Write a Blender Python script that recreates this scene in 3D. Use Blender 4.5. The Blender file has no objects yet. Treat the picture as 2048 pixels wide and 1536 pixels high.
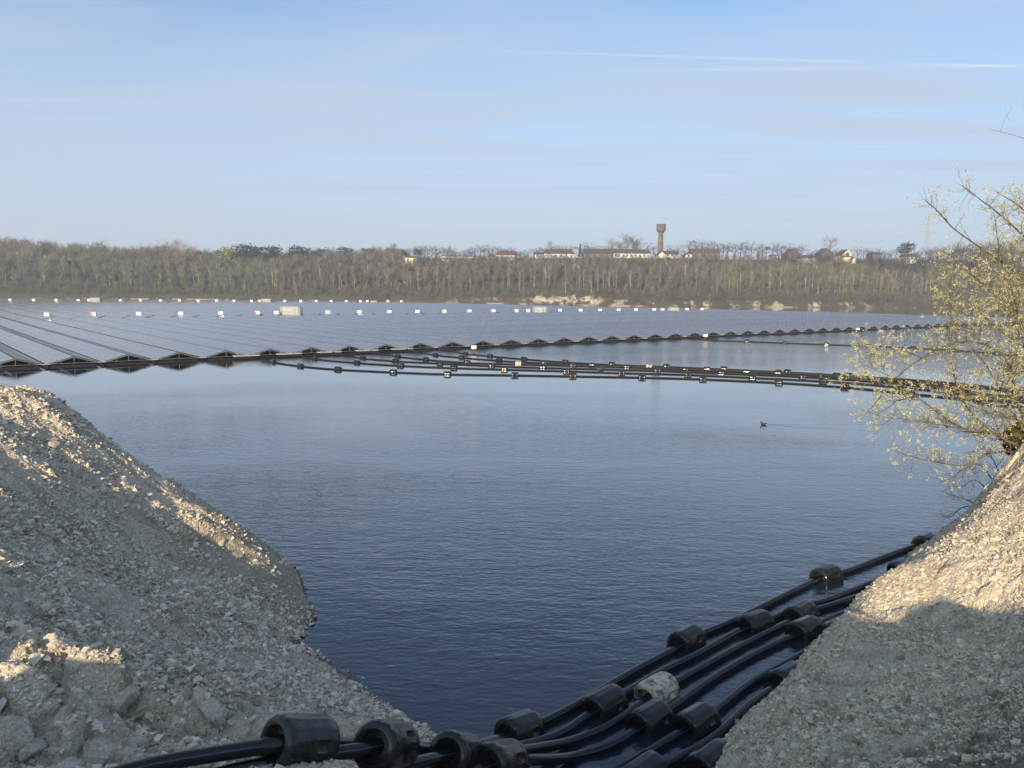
import bpy, math, random
import numpy as np
from mathutils import Vector, Matrix, Euler
random.seed(7); rng = np.random.default_rng(7)
scene = bpy.context.scene
COL = scene.collection
PI = math.pi
R = math.radians

# ------------------------------------------------------------------ camera
CAM_H = 9.0; FPX = 1540.0
pitch = R(7.14); roll = 0.0116
Fv = Vector((0, math.cos(pitch), -math.sin(pitch)))
U0 = Vector((0, math.sin(pitch), math.cos(pitch)))
X0 = Vector((1, 0, 0))
Rv = X0*math.cos(roll) + U0*math.sin(roll)
Uv = -X0*math.sin(roll) + U0*math.cos(roll)
CP = Vector((0, 0, CAM_H))
cam_d = bpy.data.cameras.new('camera'); cam = bpy.data.objects.new('camera', cam_d); COL.objects.link(cam)
cam_d.sensor_width = 36; cam_d.lens = 36*FPX/2048; cam_d.clip_start = .1; cam_d.clip_end = 6000
M = Matrix((( Rv.x, Uv.x, -Fv.x, 0), (Rv.y, Uv.y, -Fv.y, 0), (Rv.z, Uv.z, -Fv.z, CAM_H), (0, 0, 0, 1)))
cam.matrix_world = M
scene.camera = cam

def ray(px, py):
    return (Fv*FPX + Rv*(px-1024) - Uv*(py-768)).normalized()
def at_z(px, py, z=0.0):           # point of a plane at height z seen at a pixel
    d = ray(px, py); return CP + d*((z-CAM_H)/d.z)
def at_y(px, py, y):               # point at forward distance y
    d = ray(px, py); return CP + d*(y/d.y)
def proj(p):
    v = Vector(p)-CP; w = v.dot(Fv)
    return 1024+FPX*v.dot(Rv)/w, 768-FPX*v.dot(Uv)/w

# ------------------------------------------------------------------ mesh helpers
def make_mesh(name, V, faces, mats=(), midx=None, smooth=False):
    """faces: list of integer arrays (n,k) or a flat python list of tuples"""
    me = bpy.data.meshes.new(name)
    V = np.asarray(V, dtype=np.float32).reshape(-1, 3)
    if not isinstance(faces, (list, tuple)) or (len(faces) and not isinstance(faces[0], np.ndarray)):
        if isinstance(faces, np.ndarray): faces = [faces]
        else:
            by = {}
            for i, f in enumerate(faces): by.setdefault(len(f), []).append((i, f))
            order = []; out = []
            for k in by:
                out.append(np.array([f for _, f in by[k]], dtype=np.int32)); order += [i for i, _ in by[k]]
            faces = out
            if midx is not None and not np.isscalar(midx): midx = [midx[i] for i in order]
    loops = np.concatenate([f.ravel() for f in faces]).astype(np.int32)
    tot = np.concatenate([np.full(len(f), f.shape[1], dtype=np.int32) for f in faces])
    st = np.concatenate([[0], np.cumsum(tot)[:-1]]).astype(np.int32)
    me.vertices.add(len(V)); me.vertices.foreach_set('co', V.ravel())
    me.loops.add(len(loops)); me.loops.foreach_set('vertex_index', loops)
    me.polygons.add(len(tot)); me.polygons.foreach_set('loop_start', st); me.polygons.foreach_set('loop_total', tot)
    if midx is not None: me.polygons.foreach_set('material_index', np.asarray(midx, dtype=np.int32))
    me.polygons.foreach_set('use_smooth', np.full(len(tot), bool(smooth)))
    for m in mats: me.materials.append(m)
    me.update(calc_edges=True); me.validate()
    return me

def link(name, me, parent=None, loc=None):
    o = bpy.data.objects.new(name, me); COL.objects.link(o)
    if parent is not None: o.parent = parent
    if loc is not None: o.location = loc
    return o
def tag(o, label=None, cat=None, group=None, kind=None):
    if label: o['label'] = label
    if cat: o['category'] = cat
    if group: o['group'] = group
    if kind: o['kind'] = kind
    return o
def thing(name, label, cat, loc=(0, 0, 0), rz=0, group=None):
    o = bpy.data.objects.new(name, None); COL.objects.link(o); o.empty_display_size = .1
    o.location = loc; o.rotation_euler = (0, 0, rz)
    return tag(o, label, cat, group)

class MB:
    """collects simple shapes into one mesh"""
    def __init__(s): s.v = []; s.f = []
    def add(s, v, f):
        b = len(s.v); s.v += [tuple(p) for p in v]; s.f += [tuple(i+b for i in q) for q in f]; return s
    def box(s, c, d, rz=0, M=None):
        hx, hy, hz = d[0]/2, d[1]/2, d[2]/2; vs = []
        ca, sa = math.cos(rz), math.sin(rz)
        for x, y, z in ((-1,-1,-1),(1,-1,-1),(1,1,-1),(-1,1,-1),(-1,-1,1),(1,-1,1),(1,1,1),(-1,1,1)):
            x *= hx; y *= hy; z *= hz
            vs.append((c[0]+x*ca-y*sa, c[1]+x*sa+y*ca, c[2]+z))
        return s.add(vs, ((0,3,2,1),(4,5,6,7),(0,1,5,4),(1,2,6,5),(2,3,7,6),(3,0,4,7)))
    def bar(s, a, b, r, n=4, r2=None):
        a = Vector(a); b = Vector(b); d = (b-a).normalized(); r2 = r if r2 is None else r2
        u = d.orthogonal().normalized(); w = d.cross(u); vs = []
        for p, q in ((a, r), (b, r2)):
            for i in range(n):
                t = 2*PI*(i+.5)/n; vs.append(p+u*math.cos(t)*q+w*math.sin(t)*q)
        f = [(i, (i+1) % n, n+(i+1) % n, n+i) for i in range(n)]
        f += [tuple(range(n))[::-1], tuple(range(n, 2*n))]
        return s.add(vs, f)
    def lathe(s, prof, n, c=(0,0,0)):      # prof (r,z) around z
        vs = []; f = []
        for r, z in prof:
            for i in range(n):
                t = 2*PI*i/n; vs.append((c[0]+r*math.cos(t), c[1]+r*math.sin(t), c[2]+z))
        for k in range(len(prof)-1):
            for i in range(n):
                j = (i+1) % n; f.append((k*n+i, k*n+j, (k+1)*n+j, (k+1)*n+i))
        f.append(tuple(range(n))[::-1]); f.append(tuple((len(prof)-1)*n+i for i in range(n)))
        return s.add(vs, f)
    def build(s, name, mat, parent=None, smooth=False, loc=None, bevel=0):
        o = link(name, make_mesh(name, s.v, s.f, [mat], smooth=smooth), parent, loc)
        if bevel:
            b = o.modifiers.new('bevel', 'BEVEL'); b.width = bevel; b.segments = 2; b.limit_method = 'ANGLE'
        return o

def catmull(P, step):
    P = [Vector(p) for p in P]; out = []
    Q = [P[0]*2-P[1]] + P + [P[-1]*2-P[-2]]
    for i in range(1, len(Q)-2):
        a, b, c, d = Q[i-1:i+3]; n = max(2, int((c-b).length/step))
        for k in range(n):
            t = k/n
            out.append(.5*((2*b)+(c-a)*t+(2*a-5*b+4*c-d)*t*t+(3*b-a-3*c+d)*t**3))
    out.append(P[-1]); return out

def tube_arrays(pts, rad, n=8, caps=True):
    """pts (m,3), rad scalar or list -> V,F"""
    P = np.array([tuple(p) for p in pts], dtype=float); m = len(P)
    T = np.gradient(P, axis=0); T /= np.linalg.norm(T, axis=1)[:, None]+1e-9
    up = np.array([0, 0, 1.0]); S = np.cross(T, up); l = np.linalg.norm(S, axis=1)
    S[l < 1e-3] = (1, 0, 0); S /= np.linalg.norm(S, axis=1)[:, None]; W = np.cross(S, T)
    r = np.broadcast_to(np.asarray(rad, dtype=float), (m,))[:, None, None]
    a = np.arange(n)*2*PI/n
    V = P[:, None, :] + r*(S[:, None, :]*np.cos(a)[None, :, None] + W[:, None, :]*np.sin(a)[None, :, None])
    i = np.arange(m-1)[:, None]*n; j = np.arange(n)[None, :]; j2 = (j+1) % n
    F = np.stack([i+j, i+j2, i+n+j2, i+n+j], axis=-1).reshape(-1, 4)
    return V.reshape(-1, 3), F

# ------------------------------------------------------------------ materials
def mat(name, col=(.5,.5,.5), rough=.6, metal=0, spec=.5):
    m = bpy.data.materials.new(name); m.use_nodes = True
    b = m.node_tree.nodes['Principled BSDF']
    b.inputs['Base Color'].default_value = (*col, 1); b.inputs['Roughness'].default_value = rough
    b.inputs['Metallic'].default_value = metal
    b.inputs['Specular IOR Level'].default_value = spec
    return m
class NT:
    def __init__(s, m): s.t = m.node_tree; s.b = s.t.nodes.get('Principled BSDF')
    def n(s, ty, **kw):
        x = s.t.nodes.new(ty)
        for k, v in kw.items():
            if hasattr(x, k): setattr(x, k, v)
            else: x.inputs[k].default_value = v
        return x
    def l(s, a, b): s.t.links.new(a, b)
    def coord(s, which='Object', scale=(1,1,1), rot=(0,0,0)):
        c = s.n('ShaderNodeTexCoord'); mp = s.n('ShaderNodeMapping')
        mp.inputs['Scale'].default_value = scale; mp.inputs['Rotation'].default_value = rot
        s.l(c.outputs[which], mp.inputs[0]); return mp.outputs[0]
    def geo(s, scale=(1,1,1), rot=(0,0,0)):
        c = s.n('ShaderNodeNewGeometry'); mp = s.n('ShaderNodeMapping', vector_type='TEXTURE') if False else s.n('ShaderNodeMapping')
        mp.inputs['Scale'].default_value = scale; mp.inputs['Rotation'].default_value = rot
        s.l(c.outputs['Position'], mp.inputs[0]); return mp.outputs[0]
    def noise(s, vec, scale, detail=4, rough=.55, dist=0):
        x = s.n('ShaderNodeTexNoise'); x.inputs['Scale'].default_value = scale
        x.inputs['Detail'].default_value = detail; x.inputs['Roughness'].default_value = rough
        x.inputs['Distortion'].default_value = dist
        s.l(vec, x.inputs['Vector']); return x.outputs['Fac']
    def ramp(s, fac, stops):
        x = s.n('ShaderNodeValToRGB'); e = x.color_ramp.elements
        while len(e) < len(stops): e.new(.5)
        for k, (p, c) in enumerate(stops):
            e[k].position = p; e[k].color = (*c, 1) if hasattr(c, '__len__') else (c, c, c, 1)
        s.l(fac, x.inputs[0]); return x.outputs[0]
    def mix(s, fac, a, b, mode='MIX'):
        x = s.n('ShaderNodeMix', data_type='RGBA', blend_type=mode)
        for sock, v in ((x.inputs[0], fac), (x.inputs[6], a), (x.inputs[7], b)):
            if hasattr(v, 'links') or isinstance(v, bpy.types.NodeSocket): s.l(v, sock)
            elif hasattr(v, '__len__'): sock.default_value = (*v, 1)
            else: sock.default_value = v
        return x.outputs[2]
    def math(s, op, a, b=0.0, c=None, clamp=False):
        x = s.n('ShaderNodeMath', operation=op); x.use_clamp = clamp
        for k, v in enumerate((a, b) if c is None else (a, b, c)):
            if isinstance(v, bpy.types.NodeSocket): s.l(v, x.inputs[k])
            else: x.inputs[k].default_value = v
        return x.outputs[0]
    def bump(s, h, strength=.5, dist=.02, normal=None):
        x = s.n('ShaderNodeBump'); x.inputs['Strength'].default_value = strength if not isinstance(strength, bpy.types.NodeSocket) else 1
        if isinstance(strength, bpy.types.NodeSocket): s.l(strength, x.inputs['Strength'])
        x.inputs['Distance'].default_value = dist; s.l(h, x.inputs['Height'])
        if normal is not None: s.l(normal, x.inputs['Normal'])
        return x.outputs[0]

def noisy(name, c1, c2, scale=3, rough=.8, c3=None, detail=5, bump=0, spec=.3, lo=.35, hi=.65, metal=0):
    m = mat(name, c1, rough, metal, spec); t = NT(m); v = t.coord('Object')
    n = t.noise(v, scale, detail)
    col = t.ramp(n, [(lo, c1), (hi, c2)] if c3 is None else [(lo, c1), ((lo+hi)/2, c2), (hi, c3)])
    t.l(col, t.b.inputs['Base Color'])
    if bump: t.l(t.bump(n, bump, .02), t.b.inputs['Normal'])
    return m

# chalk: pale broken marl with darker soil, streaks running down the slope
def chalk_material(name, rot, tint):
    m = mat(name, (.4,.39,.35), .93, 0, .2); t = NT(m)
    g = t.geo(); gs = t.geo(scale=(.22, 1.6, .6), rot=(0, 0, rot))
    big = t.noise(g, .35, 4, .6); mid = t.noise(g, 2.2, 5, .65); fine = t.noise(g, 14, 5, .7); streak = t.noise(gs, 1.1, 5, .6, .4)
    vo = t.n('ShaderNodeTexVoronoi'); vo.inputs['Scale'].default_value = 16; vo.inputs['Randomness'].default_value = 1; t.l(g, vo.inputs['Vector'])
    vo2 = t.n('ShaderNodeTexVoronoi'); vo2.inputs['Scale'].default_value = 42; t.l(g, vo2.inputs['Vector'])
    c_pale = tuple(a*b for a, b in zip((.80,.72,.57), tint)); c_mid = tuple(a*b for a, b in zip((.60,.53,.41), tint)); c_dk = tuple(a*b for a, b in zip((.22,.185,.14), tint)); c_br = (.36,.27,.165)
    base = t.ramp(streak, [(.34, c_dk), (.45, c_mid), (.58, c_pale)])
    base = t.mix(t.ramp(mid, [(.52, 0.0), (.74, 1.0)]), base, c_pale)
    base = t.mix(t.math('MULTIPLY', t.ramp(big, [(.5, 0.0), (.68, 1.0)]), .65), base, c_br)
    base = t.mix(t.ramp(fine, [(.3, .55), (.5, 0.0)]), base, c_dk)
    w = t.n('ShaderNodeSeparateColor'); t.l(vo.outputs['Color'], w.inputs[0])
    base = t.mix(.35, base, t.ramp(w.outputs[0], [(0, (.16,.15,.12)), (.5, (.50,.46,.37)), (1, (.78,.72,.6))]))
    w2 = t.n('ShaderNodeSeparateColor'); t.l(vo2.outputs['Color'], w2.inputs[0])
    base = t.mix(.28, base, t.ramp(w2.outputs[0], [(0, (.10,.095,.08)), (.5, (.50,.46,.37)), (1, (.80,.75,.62))]))
    if name.endswith('cream'):      # darker brown towards the near right of the slope
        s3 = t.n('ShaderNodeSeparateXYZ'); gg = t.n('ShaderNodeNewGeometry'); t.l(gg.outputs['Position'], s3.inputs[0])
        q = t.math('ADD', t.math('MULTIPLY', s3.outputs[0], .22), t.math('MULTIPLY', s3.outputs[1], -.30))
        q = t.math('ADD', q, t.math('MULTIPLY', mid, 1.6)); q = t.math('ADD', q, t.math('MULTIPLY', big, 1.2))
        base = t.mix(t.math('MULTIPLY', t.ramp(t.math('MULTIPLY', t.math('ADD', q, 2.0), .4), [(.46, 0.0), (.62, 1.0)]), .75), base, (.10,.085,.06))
    sz = t.n('ShaderNodeSeparateXYZ'); t.l(g, sz.inputs[0])
    if name.endswith('grey'):      # smooth brown clay forming the outer end of the spur
        e1 = t.math('MULTIPLY', t.math('ADD', sz.outputs[0], 10.8), .5, clamp=True)
        e2 = t.math('MULTIPLY_ADD', sz.outputs[0], .30, sz.outputs[1]); e2 = t.math('MULTIPLY', t.math('SUBTRACT', t.math('MULTIPLY_ADD', mid, 1.6, e2), 18.0), 1.6, clamp=True)
        base = t.mix(t.math('MULTIPLY', t.math('MULTIPLY', e1, e2), .72), base, t.ramp(fine, [(.3, (.20,.165,.115)), (.65, (.42,.36,.27))]))
    wet = t.math('ADD', sz.outputs[2], t.math('MULTIPLY', mid, .16))
    base = t.mix(t.ramp(wet, [(.14, .72), (.24, 0.0)]), base, (.07,.06,.045))
    t.l(base, t.b.inputs['Base Color'])
    h = t.math('ADD', t.math('MULTIPLY', vo.outputs['Distance'], -.55), t.math('MULTIPLY', fine, 1.0))
    h = t.math('ADD', h, t.math('MULTIPLY', vo2.outputs['Distance'], -.25))
    t.l(t.bump(h, .9, .05), t.b.inputs['Normal'])
    return m
M_CHALK_L = chalk_material('chalk_grey', R(-5), (1.0, 1.0, 1.0))
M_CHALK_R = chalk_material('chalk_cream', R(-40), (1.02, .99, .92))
def stone_material(name, base):
    m = mat(name, base, .9, 0, .2); t = NT(m)
    rp = t.n('ShaderNodeNewGeometry').outputs['Random Per Island']
    col = t.ramp(rp, [(0, tuple(c*.34 for c in base)), (.35, tuple(c*.70 for c in base)), (.8, base), (1, tuple(min(.82, c*1.3) for c in base))])
    n = t.noise(t.geo(), 40, 3); col = t.mix(t.ramp(n, [(.3, .4), (.55, 0.0)]), col, tuple(c*.5 for c in base))
    t.l(col, t.b.inputs['Base Color']); t.l(t.bump(n, .5, .01), t.b.inputs['Normal'])
    return m
M_STONE_L = stone_material('chalk_stone_grey', (.80,.72,.57))
M_STONE_R = stone_material('chalk_stone_cream', (.74,.66,.5))

def black_plastic(name, dust, dustcol, base=(.010,.012,.016)):
    m = mat(name, base, .38, 0, .5); t = NT(m); v = t.geo()
    n1 = t.noise(v, 3.5, 6, .7); n2 = t.noise(v, 30, 4, .7)
    k = t.math('MULTIPLY', t.ramp(n1, [(.42, 0.0), (.62, 1.0)]), dust)
    k = t.math('ADD', k, t.math('MULTIPLY', t.ramp(n2, [(.55, 0.0), (.72, 1.0)]), dust*.7), clamp=True)
    t.l(t.mix(k, base, dustcol), t.b.inputs['Base Color'])
    t.l(t.math('ADD', t.math('MULTIPLY', k, .5), .15), t.b.inputs['Roughness'])
    t.l(t.bump(n2, .05, .006), t.b.inputs['Normal'])
    return m
M_PIPE = black_plastic('pipe_black', .06, (.07,.068,.06), (.005,.006,.009))
M_PIPE_FAR = mat('pipe_black_weathered', (.012,.012,.013), .55, 0, .3)
M_FLOAT = black_plastic('float_black', .12, (.09,.08,.07), (.007,.009,.012))
M_FLOAT_W = black_plastic('float_weathered', .28, (.10,.092,.078), (.011,.012,.014))
M_FLOAT_S = black_plastic('float_chalk_stained', 1.6, (.62,.58,.46), (.10,.09,.07))
M_STRIPE = mat('stripe_blue', (.05,.10,.26), .4)
M_BOLT = mat('bolt_steel', (.55,.53,.48), .4, .6)
M_ALU = mat('aluminium_frame', (.55,.57,.60), .5, .3)
M_GALV = noisy('galvanised_steel', (.30,.31,.31), (.42,.43,.42), 2, .55, metal=.3)
M_GRATE = noisy('grating', (.42,.42,.40), (.55,.55,.52), 4, .7)
M_WHITE = mat('white_cabinet', (.72,.72,.72), .35)
M_RED = mat('red_ring', (.65,.05,.03), .5)
M_PONT = mat('pontoon_black', (.012,.013,.016), .5)
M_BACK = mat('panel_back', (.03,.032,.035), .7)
mg = mat('solar_glass', (.11,.12,.15), .16, 0, .9); M_GLASS = mg
t = NT(mg); rp = t.n('ShaderNodeNewGeometry').outputs['Random Per Island']
t.l(t.ramp(rp, [(0, (.12,.135,.165)), (1, (.17,.18,.20))]), t.b.inputs['Base Color'])
t.l(t.math('ADD', t.math('MULTIPLY', rp, .10), .12), t.b.inputs['Roughness'])

# ------------------------------------------------------------------ numpy noise
def _hash(ix, iy, s):
    h = (ix.astype(np.int64)*374761393 + iy.astype(np.int64)*668265263 + s*974711) & 0xffffffff
    h = ((h ^ (h >> 13))*1274126177) & 0xffffffff
    return ((h ^ (h >> 16)) & 0xffffff)/float(0xffffff)
def vnoise(x, y, s=0):
    ix = np.floor(x); iy = np.floor(y); fx = x-ix; fy = y-iy
    fx = fx*fx*(3-2*fx); fy = fy*fy*(3-2*fy)
    a = _hash(ix, iy, s); b = _hash(ix+1, iy, s); c = _hash(ix, iy+1, s); d = _hash(ix+1, iy+1, s)
    return (a*(1-fx)+b*fx)*(1-fy)+(c*(1-fx)+d*fx)*fy
def fbm(x, y, o=4, s=0, g=.5):
    r = 0; a = 1; tt = 0
    for k in range(o):
        r = r+a*vnoise(x, y, s+k*17); tt += a; a *= g; x = x*2.03+11.3; y = y*2.03+5.7
    return r/tt
def worley(x, y, s=0):
    ix = np.floor(x); iy = np.floor(y); f1 = np.full(x.shape, 9.0); f2 = np.full(x.shape, 9.0); hid = np.zeros(x.shape)
    gx = np.zeros(x.shape); gy = np.zeros(x.shape)
    for dx in (-1, 0, 1):
        for dy in (-1, 0, 1):
            cx = ix+dx; cy = iy+dy
            px = cx+_hash(cx, cy, s+1); py = cy+_hash(cx, cy, s+2); hh = _hash(cx, cy, s+3)
            d = np.hypot(px-x, py-y); m1 = d < f1
            f2 = np.where(m1, f1, np.minimum(f2, d)); hid = np.where(m1, hh, hid)
            gx = np.where(m1, x-px, gx); gy = np.where(m1, y-py, gy); f1 = np.where(m1, d, f1)
    return f1, f2, hid, gx, gy

# ------------------------------------------------------------------ chalk banks
def tps_fit(P, z, lam=.02):
    P = np.array(P, float); z = np.array(z, float); n = len(P)
    d = np.linalg.norm(P[:, None]-P[None], axis=2); K = np.where(d > 0, d*d*np.log(d+1e-9), 0)
    A = np.zeros((n+3, n+3)); A[:n, :n] = K+lam*np.eye(n); A[:n, n] = 1; A[:n, n+1:] = P; A[n, :n] = 1; A[n+1:, :n] = P.T
    return P, np.linalg.solve(A, np.concatenate([z, np.zeros(3)]))
def tps_eval(fit, x, y):
    P, w = fit; sh = x.shape; x = x.ravel(); y = y.ravel(); out = np.zeros(len(x)); B = 200000
    for s in range(0, len(x), B):
        d2 = (x[s:s+B, None]-P[None, :, 0])**2+(y[s:s+B, None]-P[None, :, 1])**2
        out[s:s+B] = (.5*d2*np.log(d2+1e-12))@w[:-3]+w[-3]+w[-2]*x[s:s+B]+w[-1]*y[s:s+B]
    return out.reshape(sh)
def cpts(L):
    P = []; Z = []
    for e in L:
        if e[0] == 'z': p = at_z(e[1], e[2], e[3])
        elif e[0] == 'y': p = at_y(e[1], e[2], e[3])
        else: p = Vector(e[1:4])
        P.append((p.x, p.y)); Z.append(p.z)
    return P, Z
left_pts = [
 # near waterline
 ('z',905,1500,0),('z',870,1475,0),('z',790,1420,0),('z',700,1350,0),('z',640,1310,0),('z',604,1277,.0),
 # spur tip and the far side waterline
 ('z',624,1242,.05),('z',618,1205,.12),('z',648,1200,-.7),('z',655,1245,-.8),('z',630,1165,-.6),
 # spur crest
 ('y',588,1163,21.5),('y',540,1112,22.1),('y',460,1045,22.8),('y',400,1008,23.2),('y',330,966,23.6),('y',270,930,23.8),('y',190,868,24.0),('y',150,832,24.0),('y',110,799,24.0),('y',60,784,24.0),('y',0,781,24.0),
 # behind the crest
 ('w',-4.0,24,-1.3),('w',-6.5,26,-1.6),('w',-9,28,-1.6),('w',-12,30,-.6),('w',-16,31,.2),('w',-22,32,2.5),
 # face
 ('y',0,960,18.4),('y',0,1100,15.6),('y',0,1250,13.3),('y',0,1370,11.0),('y',0,1536,10.0),
 ('y',250,1080,20.0),('y',250,1200,16.8),('y',250,1320,13.6),('y',250,1400,11.7),('y',250,1536,10.7),
 ('y',430,1130,20.8),('y',450,1250,17.6),('y',450,1370,13.8),('y',480,1460,12.0),
 ('y',620,1400,14.8),('y',600,1500,11.6),('y',720,1450,14.4),('y',720,1520,12.2),('y',820,1500,13.2),
 # off frame, left and near
 ('w',-22,24,6.1),('w',-20,16,5.2),('w',-16,10,4.8),('w',-10,6,4.6),('w',-28,28,6),('w',-28,10,5.8),('w',-6,7.5,4.0),('w',-3,6.5,4.0),('w',-1.3,9.5,2.4),('w',-.6,11.3,1.1),
 # channel bed
 ('w',.6,14,-1.2),('w',0,17,-2),('w',-1,22,-3),('w',1.5,11,-.6),('w',-2,27,-3),('w',-6,32,-3.5),('w',-12,36,-3),('w',4,14,-3),('w',4,24,-5),
]
_cr = [(1462,1536,.55),(1492,1470,.65),(1542,1412,.75),(1600,1350,.9),(1645,1298,1.0),(1700,1222,1.1),(1762,1152,1.2),(1840,1098,1.1)]
right_pts = []
for a, b_, z_ in _cr:
    p = at_z(a, b_, z_); right_pts += [('w', p.x, p.y, z_), ('w', p.x-.78*1.15, p.y+.62*1.15, -.55), ('w', p.x-.78*2.4, p.y+.62*2.4, -1.4)]
right_pts += [
 ('y',1890,1064,25.2),('y',1930,1030,25.8),('y',1962,998,26.0),('y',1992,955,26.2),('y',2015,925,26.3),('y',2048,884,26.4),('y',2110,830,26.8),('y',2200,780,27),
 ('w',14.2,27.8,-1.0),('w',16.2,28.6,-.9),('w',18.5,28.9,-.9),('w',21,30.0,-.6),('w',26,32,.5),
 ('y',2048,1060,20.8),('y',2048,1260,15.8),('y',2048,1400,13.0),('y',2048,1536,10.8),
 ('y',1880,1280,17.0),('y',1850,1400,13.9),('y',1820,1536,11.2),
 ('y',1740,1260,18.2),('y',1700,1370,15.0),('y',1660,1470,12.7),('y',1620,1536,11.5),
 ('w',5.0,9.5,2.4),('w',8,8,4.6),('w',12,7,6.2),('w',17,12,7.2),('w',22,20,7.6),('w',27,26,7.5),('w',14,3,7.4),('w',3.8,9.6,1.3),('w',4,8.0,2.4),
 ('w',2.0,13,-1.4),('w',2,9.8,-.6),('w',12,30,-2.2),('w',0,16,-4),('w',4,26,-5),
]
FL = tps_fit(*cpts(left_pts), lam=.05); FR = tps_fit(*cpts(right_pts), lam=.12)
def knoll(x, y):
    d = np.hypot(x, y+.6); near = 7.4-.85*np.maximum(0, d-1.6)
    back = 7.4+.30*np.maximum(0, -y-1)+1.6*np.maximum(0, -y-4)
    back = np.minimum(back, np.where(x > -8, np.clip(8.1+(x+1)*.28, 7.4, 15), 6.9)+6.5*(fbm(x*.45, y*.2, 3, 71)-.5)*np.where(x > -8, .3, 1))-1.5*np.maximum(0, y+.3)  # unseen rise behind, its crest shaped to throw shade on the banks
    return np.maximum(near, back)
def base_height(x, y):
    zl = tps_eval(FL, x, y); zr = tps_eval(FR, x, y)
    zl = np.where(x > 3.5, -6, zl); zr = np.where(x < .5, -6, zr)
    zl = np.minimum(zl, np.where(y < 8, 5.2, 10.5)); zr = np.where(y < 5, np.minimum(zr, 6.5), zr)
    zl = np.clip(zl, -6, 10.5); zr = np.clip(zr, -6, 9.5)
    far = np.clip((y-29)/4, 0, 1)*6      # ground ends in the water beyond the banks
    zl = zl-np.clip((y-28-np.maximum(0, -x-12)*.2)/3, 0, 1)*6
    zr = zr-np.clip((y-31)/3, 0, 1)*6
    z = np.maximum(zl, zr)
    k = 8.0; a = knoll(x, y)
    return np.maximum(z, a)
def rubble(x, y, side):
    wx = x+.25*fbm(x*1.3, y*1.3, 2, 5); wy = y+.25*fbm(x*1.3, y*1.3, 2, 9)
    big = (fbm(x*.55, y*.9, 4, 21)-.5) if side < 0 else .6*(fbm((x*.8-y*.6)*.6, (x*.6+y*.8)*.6, 4, 25)-.5)
    f1, f2, h, gx, gy = worley(wx*2.2, wy*2.8, 3)
    m = np.clip((fbm(x*.5, y*.5, 3, 40)-.46)*6, 0, 1)
    d = .50*big + m*(.16*(h-.5)+.13*np.minimum(f2-f1, .35)+gx*(h-.5)*.20)
    a1, a2, hh, gx, gy = worley(wx*7, wy*8, 13)
    d += (.045*(hh-.4)+.05*np.minimum(a2-a1, .4)+gx*(hh-.5)*.06)*(.5+.8*fbm(x*.8, y*.8, 2, 77))
    b1, b2, hb, _, _ = worley(x*17, y*17, 23)
    d += .022*hb+.012*(b2-b1)
    gul = fbm(x*.35, y*2.6, 3, 61) if side < 0 else fbm((x*.62+y*.78)*.3, (x*.78-y*.62)*1.3, 3, 64)
    d += (.42 if side < 0 else .18)*(gul-.5)
    if side < 0:      # broken marl face near the camera
        fm = np.clip(1.4-np.abs((y-11.4)/1.7), 0, 1)*np.clip((-x-2.3)/1.2, 0, 1)*np.clip(fbm(x*.9, y*.9, 2, 15)*2.2-.3, .2, 1)
        c1, c2, hc, gx, gy = worley(wx*1.3+3, wy*1.9, 91)
        d += fm*(.45*(hc-.5)+.32*np.minimum(c2-c1, .5)+gx*(hc-.5)*.7+gy*(hc-.6)*.6)
        # smooth brown clay on the spur end
        s = np.clip((x+10.5)/2.5, 0, 1)*np.clip((y-19.0-(x+6)*-.30)/1.2, 0, 1)
        d = d*(1-.6*s)
    return d
def bank(name, x0, x1, y0, y1, st, side, material):
    nx = int((x1-x0)/st)+1; ny = int((y1-y0)/st)+1
    X, Y = np.meshgrid(np.linspace(x0, x1, nx), np.linspace(y0, y1, ny))
    # base on a coarse grid, resampled
    cx = np.linspace(x0, x1, (nx-1)//6+2); cy = np.linspace(y0, y1, (ny-1)//6+2)
    CX, CY = np.meshgrid(cx, cy); CZ = base_height(CX, CY)
    fx = (X-x0)/(cx[1]-cx[0]); fy = (Y-y0)/(cy[1]-cy[0]); ix = np.clip(fx.astype(int), 0, len(cx)-2); iy = np.clip(fy.astype(int), 0, len(cy)-2)
    fx -= ix; fy -= iy
    Z = (CZ[iy, ix]*(1-fx)+CZ[iy, ix+1]*fx)*(1-fy)+(CZ[iy+1, ix]*(1-fx)+CZ[iy+1, ix+1]*fx)*fy
    damp = np.clip(.35+(Z+.2)/1.6, .25, 1)
    edge = np.clip(np.minimum.reduce([X-x0, x1-X, Y-y0, y1-Y])/.6, 0, 1)
    Z = Z+rubble(X, Y, side)*damp-(1-edge)*.5
    V = np.stack([X, Y, Z], -1).reshape(-1, 3)
    i = (np.arange(ny-1)[:, None]*nx+np.arange(nx-1)[None]).ravel(); F = np.stack([i, i+1, i+1+nx, i+nx], -1)
    keep = (Z.ravel()[F] > -.9).any(axis=1)
    F = F[keep]
    me = make_mesh(name, V, [F], [material]); o = link(name, me); tag(o, kind='structure')
    return X, Y, Z, (x0, y0, (x1-x0)/(nx-1), (y1-y0)/(ny-1))
def sample(B, x, y):
    X, Y, Z, (x0, y0, dx, dy) = B
    fx = np.clip((x-x0)/dx, 0, Z.shape[1]-1.01); fy = np.clip((y-y0)/dy, 0, Z.shape[0]-1.01)
    return Z[fy.astype(int), fx.astype(int)]
BL = bank('chalk_bank', -21, 1.2, 7.6, 29, .042, -1, M_CHALK_L)
BR = bank('chalk_slope', 2.2, 25, 7.6, 33, .045, 1, M_CHALK_R)
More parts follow.
